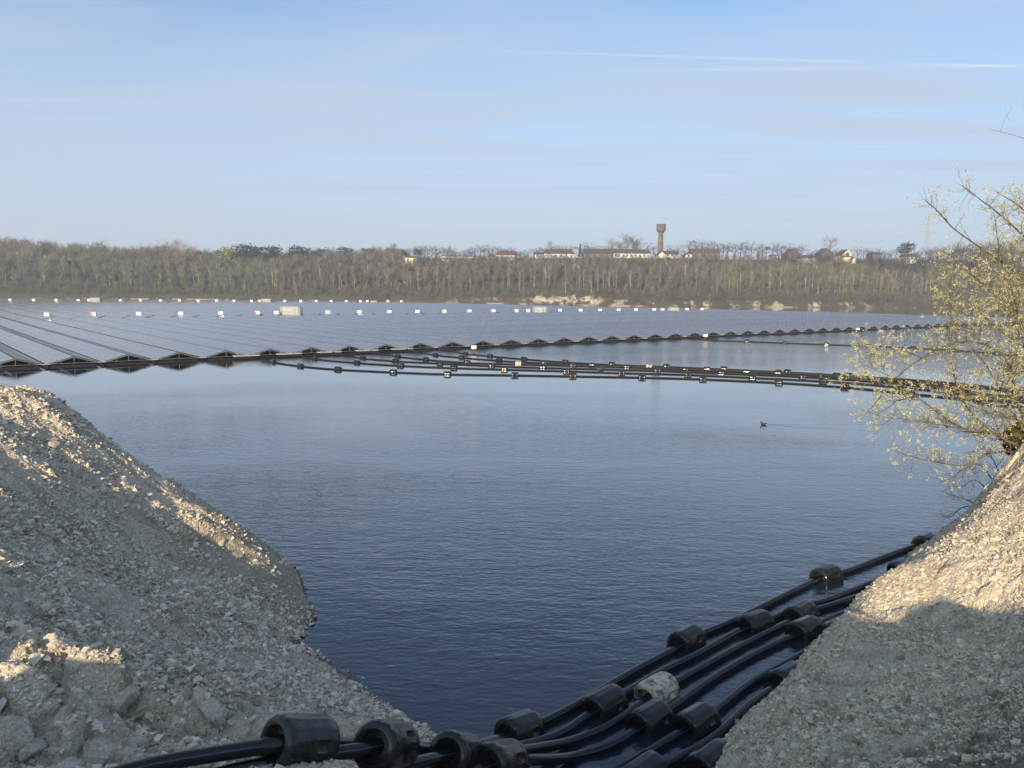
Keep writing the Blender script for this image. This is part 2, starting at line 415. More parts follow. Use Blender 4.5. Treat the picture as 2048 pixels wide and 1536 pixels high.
# coarse land around and behind the camera
n = 150; gx = np.linspace(-60, 60, n); gy = np.linspace(-60, 34, n); X, Y = np.meshgrid(gx, gy); Z = base_height(X, Y)
ins = ((X > -20.3) & (X < .6) & (Y > 8.4) & (Y < 28.4)) | ((X > 2.8) & (X < 24.4) & (Y > 8.4) & (Y < 32.4)) | ((X >= .6) & (X <= 2.8) & (Y > 8.4))
Z = Z+.4*(fbm(X*.4, Y*.4, 3, 3)-.5)-.25
Z = np.where(ins, np.minimum(Z-1.6, 6), Z)
i = (np.arange(n-1)[:, None]*n+np.arange(n-1)[None]).ravel(); F = np.stack([i, i+1, i+1+n, i+n], -1)
tag(link('ground', make_mesh('ground', np.stack([X, Y, Z], -1).reshape(-1, 3), [F], [M_CHALK_L], smooth=True)), kind='structure')

# loose stones
def stone_protos(k, seed):
    r = np.random.default_rng(seed); out = []
    cube = np.array([(-1,-1,-1),(1,-1,-1),(1,1,-1),(-1,1,-1),(-1,-1,1),(1,-1,1),(1,1,1),(-1,1,1)], float)
    f = np.array([(0,3,2,1),(4,5,6,7),(0,1,5,4),(1,2,6,5),(2,3,7,6),(3,0,4,7)])
    for _ in range(k):
        v = cube*np.array([1, r.uniform(.55, .95), r.uniform(.22, .6)])+r.normal(0, .24, (8, 3)); v[4:, :2] *= r.uniform(.45, .85); out.append(v)
    return out, f
def rand_rot(r, n, tilt):
    a = r.uniform(0, 2*PI, n); tx = r.normal(0, tilt, n); ty = r.normal(0, tilt, n)
    ca, sa, cx, sx, cy, sy = np.cos(a), np.sin(a), np.cos(tx), np.sin(tx), np.cos(ty), np.sin(ty)
    o = np.ones(n); z = np.zeros(n)
    Rz = np.stack([ca, -sa, z, sa, ca, z, z, z, o], -1).reshape(n, 3, 3); Rx = np.stack([o, z, z, z, cx, -sx, z, sx, cx], -1).reshape(n, 3, 3)
    Ry = np.stack([cy, z, sy, z, o, z, -sy, z, cy], -1).reshape(n, 3, 3); return Rx@Ry@Rz
def scatter(name, B, N, box, smin, smax, material, seed, mask=None):
    r = np.random.default_rng(seed); P, f = stone_protos(40, seed)
    x = r.uniform(box[0], box[1], N); y = r.uniform(box[2], box[3], N)
    z = sample(B, x, y)
    # more stones nearer the camera so that the covering stays even in view
    keep = (z > -.05) & (np.abs(x) < .74*y+1.0) & (r.uniform(0, 1, N) < np.clip((17.0/np.hypot(x, y))**1.2, 0, 1))
    m = .5*fbm(x*.7, y*.7, 3, seed)+.5*(fbm(x*.28, y*2.2, 3, seed+5) if B is BL else fbm((x*.62+y*.78)*.3, (x*.78-y*.62)*2.0, 3, seed+5)); keep &= r.uniform(0, 1, N) < np.clip((m-.43)*9, .05, 1)
    if mask is not None: keep &= mask(x, y, r)
    x, y, z = x[keep], y[keep], z[keep]; n = len(x)
    s = smin*np.power(smax/smin, r.power(.55, n)*r.uniform(.3, 1, n)); Rm = rand_rot(r, n, .38)
    pi = r.integers(0, len(P), n); V = np.array(P)[pi]*s[:, None, None]; V = np.einsum('nij,nkj->nki', Rm, V)
    V += np.stack([x, y, z+s*.22], -1)[:, None, :]
    F = (f[None]+(np.arange(n)*8)[:, None, None]).reshape(-1, 4)
    o = link(name, make_mesh(name, V.reshape(-1, 3), [F], [material])); tag(o, kind='stuff')
    return o
def brown_mask(x, y, r):
    s = np.clip((x+10.5)/2.5, 0, 1)*np.clip((y-19.0-(x+6)*-.30)/1.2, 0, 1)
    return r.uniform(0, 1, len(x)) > .85*s
tag(scatter('chalk_rubble', BL, 300000, (-20, .9, 8, 28), .014, .10, M_STONE_L, 11, brown_mask), 'loose grey white chalk rubble strewn over the bank beside the water', 'rubble')
tag(scatter('chalk_gravel', BR, 330000, (2.4, 24.5, 8, 32), .012, .075, M_STONE_R, 12), 'loose cream chalk rubble strewn over the steep slope beside the pipes', 'rubble')

def blockmesh(seed, s):
    import bmesh
    r = random.Random(seed); bm = bmesh.new()
    for _ in range(16):
        v = Vector((r.gauss(0, 1), r.gauss(0, 1), r.gauss(0, 1))).normalized()
        v = Vector((v.x*1.0, v.y*.8, v.z*.62))*r.uniform(.8, 1.05); bm.verts.new(v*s)
    bmesh.ops.convex_hull(bm, input=bm.verts)
    bmesh.ops.delete(bm, geom=[v for v in bm.verts if not v.link_faces], context='VERTS')
    bmesh.ops.bevel(bm, geom=list(bm.edges), offset=s*.05, segments=1, affect='EDGES')
    me = bpy.data.meshes.new('chalk_block'); bm.to_mesh(me); bm.free(); me.materials.append(M_CHALK_L); return me
blocks = [(215,1500,.50),(262,1490,.36),(180,1520,.30),(242,1398,.34),(276,1415,.26),(420,1420,.36),(355,1362,.16),(345,1385,.14),(398,1395,.22),(300,1375,.13),(590,1425,.22),(625,1415,.24),(650,1440,.2),(105,890,.28),(250,965,.22),(262,995,.2),(345,1470,.28),(60,1500,.26),(130,1535,.32),(322,1350,.12),(512,1440,.2),(380,1450,.18)]
def hit(B, px, py):
    d = ray(px, py)
    tt = np.linspace(8, 60, 4000); x = d.x*tt; y = d.y*tt; z = CAM_H+d.z*tt
    g = sample(B, x, y); g = np.where((y < 7.8), -9, g); k = np.argmax(z < g); return x[k], y[k], z[k]
words = ['largest', 'broad']
for k, (px, py, s) in enumerate(blocks):
    x, y, z = hit(BL, px, py)
    o = link('chalk_block', blockmesh(k, s)); o.location = (x, y, z-s*.12); o.rotation_euler = (random.uniform(-.6, .6), random.uniform(-.6, .6), random.uniform(0, 6))
    tag(o, 'angular pale chalk block lodged in the grey bank', 'rock', 'chalk blocks lodged in the bank')

# ------------------------------------------------------------------ water
mw = mat('lake_water', (.009,.020,.038), .03, 0, .5); mw.node_tree.nodes['Principled BSDF'].inputs['IOR'].default_value = 1.333; bw_ = mw.node_tree.nodes['Principled BSDF']; bw_.inputs['Coat Weight'].default_value = .75; bw_.inputs['Coat Roughness'].default_value = .03; bw_.inputs['Coat IOR'].default_value = 1.36
t = NT(mw)
g1 = t.geo(scale=(.55, 1.25, 1), rot=(0, 0, R(12))); g2 = t.geo(scale=(.8, 1.5, 1), rot=(0, 0, R(-24))); g3 = t.geo(scale=(.35, .8, 1))
w1 = t.noise(g1, 2.2, 3, .5, .3); w2 = t.noise(g2, 5.0, 3, .5, .2); w3 = t.noise(g3, .55, 2, .5)
h = t.math('ADD', t.math('MULTIPLY', w1, .6), t.math('ADD', t.math('MULTIPLY', w2, .34), t.math('MULTIPLY', w3, .9)))
geo = t.n('ShaderNodeNewGeometry'); sx = t.n('ShaderNodeSeparateXYZ'); t.l(geo.outputs['Position'], sx.inputs[0])
# sheltered far water, and cat's-paws: patches of wind
far = t.n('ShaderNodeMapRange'); far.inputs[1].default_value = 30; far.inputs[2].default_value = 75; far.inputs[3].default_value = 1; far.inputs[4].default_value = .10; t.l(sx.outputs[1], far.inputs[0])
near = t.n('ShaderNodeMapRange'); near.inputs[1].default_value = 10; near.inputs[2].default_value = 26; near.inputs[3].default_value = .35; near.inputs[4].default_value = 1; t.l(sx.outputs[1], near.inputs[0])
far2 = t.n('ShaderNodeMapRange'); far2.inputs[1].default_value = 84; far2.inputs[2].default_value = 100; far2.inputs[4].default_value = .8; t.l(sx.outputs[1], far2.inputs[0])
far3 = t.n('ShaderNodeMapRange'); far3.inputs[1].default_value = 200; far3.inputs[2].default_value = 270; far3.inputs[3].default_value = 1; far3.inputs[4].default_value = 0; t.l(sx.outputs[1], far3.inputs[0])
wind = t.math('MULTIPLY_ADD', far2.outputs[0], far3.outputs[0], far.outputs[0])
pat = t.noise(t.geo(scale=(.6, 1, 1)), .06, 3, .5, .5)
st = t.math('MULTIPLY', t.math('MULTIPLY', wind, near.outputs[0]), t.ramp(pat, [(.38, .35), (.6, 1.0)]))
bmp = t.bump(h, t.math('MULTIPLY', st, .48), .16); t.l(bmp, t.b.inputs['Normal']); t.l(bmp, t.b.inputs['Coat Normal'])
o = link('lake', make_mesh('lake', [(-1500, -300, 0), (1500, -300, 0), (1500, 700, 0), (-1500, 700, 0)], [(0, 1, 2, 3)], [mw])); tag(o, kind='structure')

# ------------------------------------------------------------------ cable pipes with ring floats
def float_mesh(name, m, seed):
    r = random.Random(seed); n = 40
    prof = [(-.34,.13),(-.34,.235),(-.455,.25),(-.475,.275),(-.472,.335),(-.445,.385),(-.39,.414)]
    xs = [-.28,-.16,-.04,.08,.14,.20,.28]
    prof += [(x, .42) for x in xs]+[(-a, b) for a, b in reversed(prof)]
    V = []; F = []
    for x, rr in prof:
        for i in range(n):
            a = 2*PI*i/n; q = rr
            if abs(x) < .40 and rr > .40:
                deg = math.degrees(a) % 180
                if 40 < deg < 140 and i % 3 == 0: q -= .022
                dd = math.hypot((x-.14)/.12, (min(abs(deg-22), abs(deg-158)))/13)
                if dd < 1: q -= .085*(1-dd*dd*.5)
            V.append((x, q*math.cos(a), q*math.sin(a)))
    for k in range(len(prof)-1):
        for i in range(n):
            j = (i+1) % n; F.append((k*n+i, k*n+j, (k+1)*n+j, (k+1)*n+i))
    me0 = MB(); me0.v = V; me0.f = F
    for s in (-1, 1): me0.box((0, s*.425, 0), (.80, .035, .022))
    me = make_mesh(name, me0.v, me0.f, [m], smooth=True)
    sm = np.ones(len(me.polygons), bool); me.set_sharp_from_angle(angle=R(38)); return me
FM = {'n': float_mesh('ring_float', M_FLOAT, 1), 'w': float_mesh('ring_float_weathered', M_FLOAT_W, 2), 's': float_mesh('ring_float_stained', M_FLOAT_S, 3)}
b = MB(); a = R(22)
b.bar((.11, .40*math.cos(a), .40*math.sin(a)-.035), (.17, .40*math.cos(a), .40*math.sin(a)+.03), .018, 6)
BOLT = make_mesh('bolt', b.v, b.f, [M_BOLT])
PR = .10
def nearest(pts, q):
    best = min(range(1, len(pts)-1), key=lambda i: (proj(pts[i])[0]-q[0])**2+(proj(pts[i])[1]-q[1])**2); return best
def cable_pipe(label, ctrl, floats, step=.25, stripe=True, group=None, scale=1.0, R_=PR, seed=0, segs=12, extra=()):
    """ctrl: world points; floats: list of (px,py,kind) or (arc fraction list)"""
    pts = catmull(ctrl, step); root = thing('cable_pipe', label, 'pipe', (pts[0].x, pts[0].y, 0), group=group)
    off = Vector(root.location); loc = [p-off for p in pts]
    V, F = tube_arrays(loc, R_, segs); link('pipe_body', make_mesh('pipe_body', V, [F], [M_PIPE if stripe else M_PIPE_FAR], smooth=True), root)
    if stripe:
        P = np.array([tuple(p) for p in loc]); T = np.gradient(P, axis=0); T /= np.linalg.norm(T, axis=1)[:, None]
        S = np.cross(T, (0, 0, 1.)); S /= np.linalg.norm(S, axis=1)[:, None]; W = np.cross(S, T)
        a = R(35); vv = []
        for da in (-.028, .028):
            vv.append(P+(S*math.cos(a+da)+W*math.sin(a+da))*(R_+.003))
        m_ = len(P); V = np.concatenate(vv); i = np.arange(m_-1); F = np.stack([i, i+1, i+1+m_, i+m_], -1)
        link('stripe', make_mesh('stripe', V, [F], [M_STRIPE]), root)
    rr = random.Random(seed)
    for f in floats:
        k = nearest(pts, f); T = (pts[min(k+1, len(pts)-1)]-pts[max(k-1, 0)]).normalized()
        o = link('ring_float', FM[f[2] if len(f) > 2 else 'n'], root); o.scale = (scale*1.06, scale, scale)
        S = Vector((0, 0, 1)).cross(T).normalized(); W = T.cross(S)
        Rm = Matrix((T, S, W)).transposed()@Matrix.Rotation(rr.uniform(-.25, .25), 3, 'X')
        o.rotation_euler = Rm.to_euler(); o.location = pts[k]-off
        if len(f) > 2 and f[2] == 's': tag(o, 'float smeared with pale chalk')
        link('bolt', BOLT, o)
    return root, pts, off

def W_(px, py, z): return tuple(at_z(px, py, z))
Zp = .07
tail = lambda k: [(18.4, 30.2-k*.45, .07), (24, 34.5-k*.6, .07), (34, 43-k*1.0, .07), (52+k*.4, 56-k*1.0, .07), (66+k*.6, 68-k*1.3, .07)]
near_defs = [
 ('black cable pipe lying outermost in the near bundle, farthest out on the open water',
  [W_(200,1560,3.2),W_(300,1531,3.15),W_(450,1505,3.1),W_(545,1491,3.05),W_(600,1485,2.95),W_(690,1489,2.5),W_(800,1494,1.7),W_(900,1496,.9),W_(985,1482,.35),W_(1039,1462,.12)]+[W_(a,b_,Zp) for a,b_ in ((1090,1443),(1145,1415),(1197,1384),(1280,1336),(1345,1301),(1385,1276),(1450,1250),(1500,1226),(1560,1196),(1620,1166),(1653,1154),(1700,1141),(1760,1117),(1830,1092),(1860,1082))],
  [(597,1484,'w'),(1039,1460),(1370,1283),(1653,1154),(1850,1085)]),
 ('black cable pipe second from the open water in the near bundle',
  [W_(400,1560,2.9),W_(500,1534,2.85),W_(620,1515,2.75),W_(740,1497,2.6),W_(790,1492,2.3),W_(860,1502,1.6),W_(950,1505,.7),W_(1034,1493,.25)]+[W_(a,b_,Zp) for a,b_ in ((1118,1469),(1182,1427),(1240,1394),(1320,1346),(1400,1306),(1480,1262),(1540,1240),(1602,1212),(1640,1206),(1720,1175),(1794,1146),(1850,1128))],
  [(770,1494),(1203,1412),(1506,1252),(1808,1140)]),
 ('black cable pipe carrying the chalk smeared white float in the near bundle',
  [W_(700,1570,2.2),W_(790,1537,2.1),W_(860,1520,1.9),W_(905,1510,1.7),W_(960,1512,1.1),W_(1047,1500,.45)]+[W_(a,b_,Zp) for a,b_ in ((1145,1482),(1224,1448),(1300,1394),(1353,1364),(1430,1321),(1500,1283),(1583,1242),(1610,1226),(1660,1212),(1755,1181),(1830,1158))],
  [(912,1507),(1318,1382,'s'),(1602,1230,'w')]),
 ('black cable pipe fourth from the open water in the near bundle',
  [W_(850,1590,1.6),W_(930,1550,1.5),W_(1000,1527,1.3),W_(1060,1520,.6)]+[W_(a,b_,Zp) for a,b_ in ((1145,1514),(1224,1490),(1300,1442),(1345,1415),(1430,1355),(1500,1314),(1560,1284),(1610,1263),(1660,1238),(1726,1214),(1790,1192))],
  [(1000,1526),(1303,1440),(1608,1264)]),
 ('black cable pipe fifth from the open water in the near bundle',
  [W_(1080,1640,.5)]+[W_(a,b_,Zp) for a,b_ in ((1180,1572),(1235,1540),(1290,1508),(1350,1472),(1393,1448),(1432,1421),(1500,1367),(1580,1322),(1660,1273),(1720,1240))],
  [(1391,1448),(1668,1262)]),
 ('black cable pipe sixth from the open water in the near bundle',
  [W_(1180,1660,.4)]+[W_(a,b_,Zp) for a,b_ in ((1250,1590),(1285,1555),(1324,1533),(1408,1487),(1450,1455),(1500,1409),(1565,1366),(1640,1325),(1700,1290))],
  [(1288,1548),(1572,1362)]),
 ('black cable pipe closest to the cream slope in the near bundle',
  [W_(1300,1680,.3)]+[W_(a,b_,Zp) for a,b_ in ((1360,1590),(1422,1528),(1500,1478),(1560,1430),(1640,1370))],
  [(1424,1528)]),
]
for k, (lab, ctrl, fl) in enumerate(near_defs):
    ctrl = ctrl+(tail(k) if k < 4 else [(13.6, 23.4-(k-4)*.8, .05), (18.3, 28.6, .05), (24, 33-k*.5, .06), (40, 44-k*1.0, .07)])
    root, pts, off = cable_pipe(lab, ctrl, fl, group='near cable pipes', seed=k, segs=16, step=.2, scale=.86)
    if k == 0:
        T = Vector(W_(548,1490,3.05))-Vector(W_(520,1494,3.06)); T.normalize(); c = pts[nearest(pts, (552, 1489))]-off
        MB().bar(c-T*.12, c+T*.2, PR+.022, 20).build('coupler', M_PIPE, root)

# far pipes: pixels along the chain of floats
E0 = at_z(0, 738, 0); E1 = at_z(1855, 655, 0)
far_defs = [
 ('A', 'far cable pipe nearest the open foreground water', [(500,708),(520,716),(547,724),(601,732),(676,738.5),(787,744),(895,748),(1030,750),(1146,752),(1284,754.5),(1406,758),(1558,765),(1690,774),(1800,785),(1960,801),(2060,812)],
  [(547,724),(601,732),(676,738),(787,744),(895,748),(1030,750),(1146,752),(1284,754),(1406,758),(1558,765),(1690,774),(1820,786),(1960,801)]),
 ('B', 'second far cable pipe counted from the foreground water', [(585,706),(605,713),(630,718),(714,725.5),(801,731),(908,735.5),(1009,738.5),(1133,742),(1243,745.5),(1376,749),(1505,755),(1646,762),(1780,772),(1930,788),(2060,804)],
  [(630,718),(714,725.5),(801,731),(908,735.5),(1009,738.5),(1133,742),(1243,745.5),(1376,749),(1505,755),(1646,762),(1790,773),(1920,787)]),
 ('C', 'third far cable pipe counted from the foreground water', [(665,704),(690,711),(726,716.5),(791,722),(880,726.5),(983,731.5),(1086,735),(1201,738),(1315,741),(1443,746),(1605,753),(1740,762),(1900,778),(2060,798)],
  [(726,716.5),(791,722),(880,726.5),(983,731.5),(1086,735),(1201,738),(1315,741),(1443,746),(1605,753),(1760,764),(1880,776)]),
 ('D', 'fourth far cable pipe counted from the foreground water', [(740,701),(765,708),(796,713),(852,719),(934,725),(1037,728),(1146,731),(1254,734),(1371,739),(1493,744),(1620,750),(1760,760),(1900,774),(2060,793)],
  [(796,713),(852,719),(934,725),(1037,728,'s'),(1146,731,'w'),(1254,734),(1371,739),(1493,744),(1561,747.5),(1850,768)]),
 ('E', 'fifth far cable pipe counted from the foreground water', [(812,698),(840,705),(871,710),(923,715),(998,721),(1088,726),(1184,730.5),(1298,734),(1414,739),(1540,744),(1673,751),(1800,760),(1930,772),(2060,788)],
  [(871,710),(923,715),(998,721),(1088,726),(1184,730.5,'w'),(1298,734,'s'),(1414,739),(1556,745),(1673,751)]),
 ('F', 'far cable pipe running nearest to the solar array', [(878,695),(900,702),(931,707.5),(980,712),(1048,718),(1130,724),(1224,729),(1333,733),(1448,738),(1575,744),(1698,751),(1820,759),(1940,769),(2060,783)],
  [(931,707.5),(980,712),(1048,718),(1130,724),(1224,729),(1333,733),(1448,738),(1575,744),(1698,751)]),
]
for k, (q, lab, P, fl) in enumerate(far_defs):
    ctrl = [W_(a, b_, .5 if i == 0 else Zp) for i, (a, b_) in enumerate(P)]
    if k < 4: ctrl.append((66+k*.6, 68-k*1.3, .07)) if False else ctrl.append((75, 70-k*1.0, .07))
    rr = random.Random(k)
    fl = [f if len(f) > 2 else (f[0], f[1], rr.choice('nnww')) for f in fl]
    cable_pipe('black '+lab+', starting at the array edge', ctrl, fl, step=.8, stripe=False, group='far cable pipes', seed=20+k, segs=8, R_=.07, scale=.72)
P = [(1338,672),(1365,677),(1400,679),(1430,681),(1494,683),(1570,686),(1653,689),(1737,692),(1826,696),(1910,701),(1990,707),(2070,714)]
cable_pipe('lone cable pipe with small floats running to the right below the distant array edge', [W_(a, b_, .4 if i == 0 else Zp) for i, (a, b_) in enumerate(P)],
           [(a, b_, 'w') for a, b_ in P[3:-1]], step=1.2, stripe=False, seed=40, segs=8, R_=.11, scale=.8)

# ------------------------------------------------------------------ floating solar array
P0 = at_z(30, 718, 1.05); P37 = at_z(1855, 647, 1.05)
ed = (P37-P0); ed.z = 0; PITCH = ed.length/37; ed.normalize()
vp = ray(-255, 560); rd = Vector((vp.x, vp.y, 0)).normalized()
ridge0 = Vector((P0.x, P0.y, 0))
def line_hit(a, d, p, q):        # distance along a+d*s to line p-q in XY
    e = (q-p); den = d.x*e.y-d.y*e.x; return ((p.x-a.x)*e.y-(p.y-a.y)*e.x)/den
bk1 = (at_z(0, 596.3, .8), at_z(800, 604.6, .8)); bk2 = (at_z(804, 605.0, .8), at_z(1861, 629.8, .8))
b1 = (at_z(94, 634.5, .9), at_z(1404, 621.5, .9)); b2 = (at_z(22, 602.8, .9), at_z(803, 605.3, .9))
ones = ['', 'first', 'second', 'third', 'fourth', 'fifth', 'sixth', 'seventh', 'eighth', 'ninth', 'tenth', 'eleventh', 'twelfth', 'thirteenth', 'fourteenth', 'fifteenth', 'sixteenth', 'seventeenth', 'eighteenth', 'nineteenth']
def ordinal(n):
    if n < 20: return ones[n]
    tens = {2: 'twent', 3: 'thirt', 4: 'fort', 5: 'fift'}[n//10]
    return tens+'ieth' if n % 10 == 0 else tens+'y-'+ones[n % 10]
HW = PITCH/2-.20; ZR = 1.08; ZV = .36
rr = np.random.default_rng(5)
NROW = 52
for nrow in range(-1, NROW):
    C = ridge0+ed*(PITCH*nrow)
    L1 = line_hit(C, rd, *bk1); L2 = line_hit(C, rd, *bk2)
    L = min([l for l in (L1, L2) if l > 0] or [5]); L = max(6, min(L, 420))
    root = thing('solar_row', f'{ordinal(nrow+2)} gabled solar panel row from the left along the near edge', 'solar panels', tuple(C), group='gabled solar panel rows')
    gaps = []
    for ln in (b1, b2):
        s = line_hit(C, rd, *ln)
        if 2 < s < L-2: gaps.append(s)
    cuts = [0.0]
    for s in sorted(gaps): cuts += [s-.9, s+.9]
    cuts.append(L)
    for side in (-1, 1):
        V = []; F = []; mi = []
        def pt(s, u, dz=0):      # u 0 ridge .. 1 valley
            return rd*s+ed*(side*(.06+HW*u))+Vector((0, 0, ZR+(ZV-ZR)*u+dz))
        for a, b_ in zip(cuts[::2], cuts[1::2]):
            if b_-a < 1: continue
            k = len(V); V += [pt(a, 0), pt(b_, 0), pt(b_, 1), pt(a, 1), pt(a, 0, -.05), pt(b_, 0, -.05), pt(b_, 1, -.05), pt(a, 1, -.05)]
            F += [(k, k+1, k+2, k+3), (k+4, k+7, k+6, k+5), (k, k+3, k+7, k+4), (k+3, k+2, k+6, k+7), (k+1, k+5, k+6, k+2), (k, k+4, k+5, k+1)]; mi += [1, 2, 2, 2, 2, 2]  # dark rims: shade of the ridge and valley gaps put into colour
            npan = max(1, round((b_-a)/2.3)); dl = (b_-a)/npan
            for i in range(npan):
                for j in range(2):
                    k = len(V); q = rr.normal(0, .006, 4)
                    g = .06 if i % 4 else .17
                    for (ss, uu), dz in zip(((a+i*dl+g/2, j/2+.014), (a+(i+1)*dl-.02, j/2+.014), (a+(i+1)*dl-.02, j/2+.486), (a+i*dl+g/2, j/2+.486)), q):
                        V.append(pt(ss, uu, .022+abs(dz)*.6))
                    F.append((k, k+1, k+2, k+3)); mi.append(0)
        if side > 0: F = [tuple(reversed(f)) for f in F]
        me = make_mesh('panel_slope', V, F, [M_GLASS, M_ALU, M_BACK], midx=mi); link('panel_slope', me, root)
    # pontoons under both slopes; the third is added to darken the valley gap
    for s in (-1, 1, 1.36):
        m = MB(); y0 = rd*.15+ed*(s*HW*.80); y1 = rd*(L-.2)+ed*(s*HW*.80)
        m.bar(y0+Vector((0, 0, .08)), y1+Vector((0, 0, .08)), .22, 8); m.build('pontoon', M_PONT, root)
    for cx in cuts[::2][:2]:
        m = MB(); a = rd*cx-rd*.05
        m.bar(a+ed*(-HW-.1)+Vector((0,0,.36)), a+ed*(HW+.1)+Vector((0,0,.36)), .022)
        m.bar(a+Vector((0,0,.36)), a+Vector((0,0,ZR-.06)), .025)
        for s in (-1, 1):
            m.bar(a+Vector((0,0,ZR-.08)), a+ed*(s*HW)+Vector((0,0,ZV-.08)), .03)
            m.bar(a+ed*(s*HW*.5)+Vector((0,0,.36)), a+ed*(s*HW*.5)+Vector((0,0,ZV+.22)), .02)
        m.build('end_frame', M_GALV if cx == 0 else M_ALU, root)
    m = MB(); m.box((0, 0, 0), (.9, .5, .06), math.atan2(ed.y, ed.x)); o = m.build('walk_plate', M_GRATE, root, loc=tuple(ed*(PITCH/2)+rd*.1+Vector((0, 0, .36))))
    m = MB()      # dark cross beams / bulkhead pontoon under the end of the row
    for s_ in (0.25,):
        m.bar(rd*s_+ed*(-HW*.8)+Vector((0, 0, .04)), rd*s_+ed*(HW*.8)+Vector((0, 0, .04)), .15, 8)
    m.build('cross_pontoon', M_PONT, root)

# light platforms where the pipes leave the array
for k in range(5):
    C = ridge0+ed*(PITCH*(4.42+k))-rd*.5; rz = math.atan2(ed.y, ed.x)
    p = thing('platform', f'pale grating platform at the array edge, {ordinal(k+1)} from the left', 'platform', (C.x, C.y, 0), rz, 'grating platforms at the array edge')
    MB().box((0, 0, .42), (3.0, 1.1, .08)).build('deck', M_GRATE, p)
    for s in (-1, 1): MB().bar((-1.45, s*.4, .14), (1.45, s*.4, .14), .2, 8).build('float_tube', M_PONT, p)
    m = MB()
    for s in (-1.3, 0, 1.3): m.box((s, -.5, .60), (.05, .05, .30))
    m.box((0, -.5, .77), (2.7, .05, .05)); m.build('rail', M_GALV, p)
for k, (px, py, z, lab) in enumerate([(948, 694, .75, 'small white and red marker box on the array edge above the pipe ends'), (1410, 671, .75, 'small white marker box on the array edge beside the lone far pipe'), (1714.5, 658, .75, 'small white marker box on the distant right part of the array edge')]):
    p = at_z(px, py, z); o = thing('marker_box', lab, 'box', (p.x, p.y-.3, .35))
    MB().box((0, 0, .42), (.72, .4, .42)).build('box_body', M_WHITE, o)
    MB().box((0, -.0, .16), (.6, .36, .09)).build('red_band', M_RED, o) if k != 2 else None
    MB().box((0, 0, .0), (.5, .3, .2)).build('foot', M_PONT, o)

# inverter boxes and transformer cages
def inverter(p, label, group, red=False):
    rz = math.atan2(ed.y, ed.x)-R(38)
    o = thing('inverter_box', label, 'inverter box', (p.x, p.y, .4), rz, group)
    MB().box((0, 0, 1.16), (1.25, .5, .76)).build('cabinet', M_WHITE, o)
    MB().box((0, -.03, 1.57), (1.35, .66, .05)).build('roof', M_WHITE, o)
    m = MB()
    for sx_ in (-.6, .6): m.box((sx_, .1, .36), (.07, .07, .74))
    m.box((0, .1, .5), (1.2, .05, .05)); m.build('stand', M_GALV, o)
    MB().box((.25, -.262, 1.2), (.5, .02, .5)).build('door', mat_door, o)
    return o
mat_door = mat('cabinet_door', (.66,.66,.65), .4)
ringm = None
def lifebuoy(p, label):
    o = thing('lifebuoy', label, 'lifebuoy', (p.x, p.y, .4), 0, 'lifebuoys on the array')
    V = []; F = []; n = 20; q = 8
    for i in range(n):
        a = 2*PI*i/n
        for j in range(q):
            c = 2*PI*j/q; rr_ = .26+.08*math.cos(c); V.append((rr_*math.cos(a), .11*math.sin(c), 1.15+rr_*math.sin(a)))
    for i in range(n):
        for j in range(q): F.append((i*q+j, ((i+1) % n)*q+j, ((i+1) % n)*q+(j+1) % q, i*q+(j+1) % q))
    link('ring', make_mesh('ring', V, F, [M_RED], smooth=True), o)
    MB().box((0, .15, .6), (.07, .07, 1.3)).build('post', M_GALV, o)
def box_line(ln, x_first, xs, skip, gname, text, reds):
    pass
def on_line(ln, px):     # point on a box line seen at column px
    d = ray(px, 620); a = Vector((0, 0, 0)); s = line_hit(a, Vector((d.x, d.y, 0)), *ln); return Vector((d.x*s, d.y*s, 0))
row1 = [94,187,278,362,442,515,553,656,719,779,835,889,939,987,1033,1056,1120,1161,1200,1237,1272,1308,1325,1374,1404]
row2 = [22,69,114,158,179,242,282,322,360,397,434,469,504,520,570,602,633,663,693,721,735,776,803]
for k, x in enumerate(row1):
    inverter(on_line(b1, x), f'white inverter box in the nearer box line, {ordinal(k+1)} from the left', 'inverter boxes in the nearer line')
for k, x in enumerate(row2):
    inverter(on_line(b2, x), f'white inverter box in the distant box line, {ordinal(k+1)} from the left', 'inverter boxes in the distant line')
for x, w in ((183, 'second'), (511, 'sixth'), (1029, 'fifteenth'), (1400, 'last')):
    p = on_line(b1, x-1.5); lifebuoy(p, f'red lifebuoy on a post beside the {w} white box of the nearer line')
M_CAGE = noisy('cage_cladding', (.42,.47,.46), (.55,.59,.57), 1.2, .6)
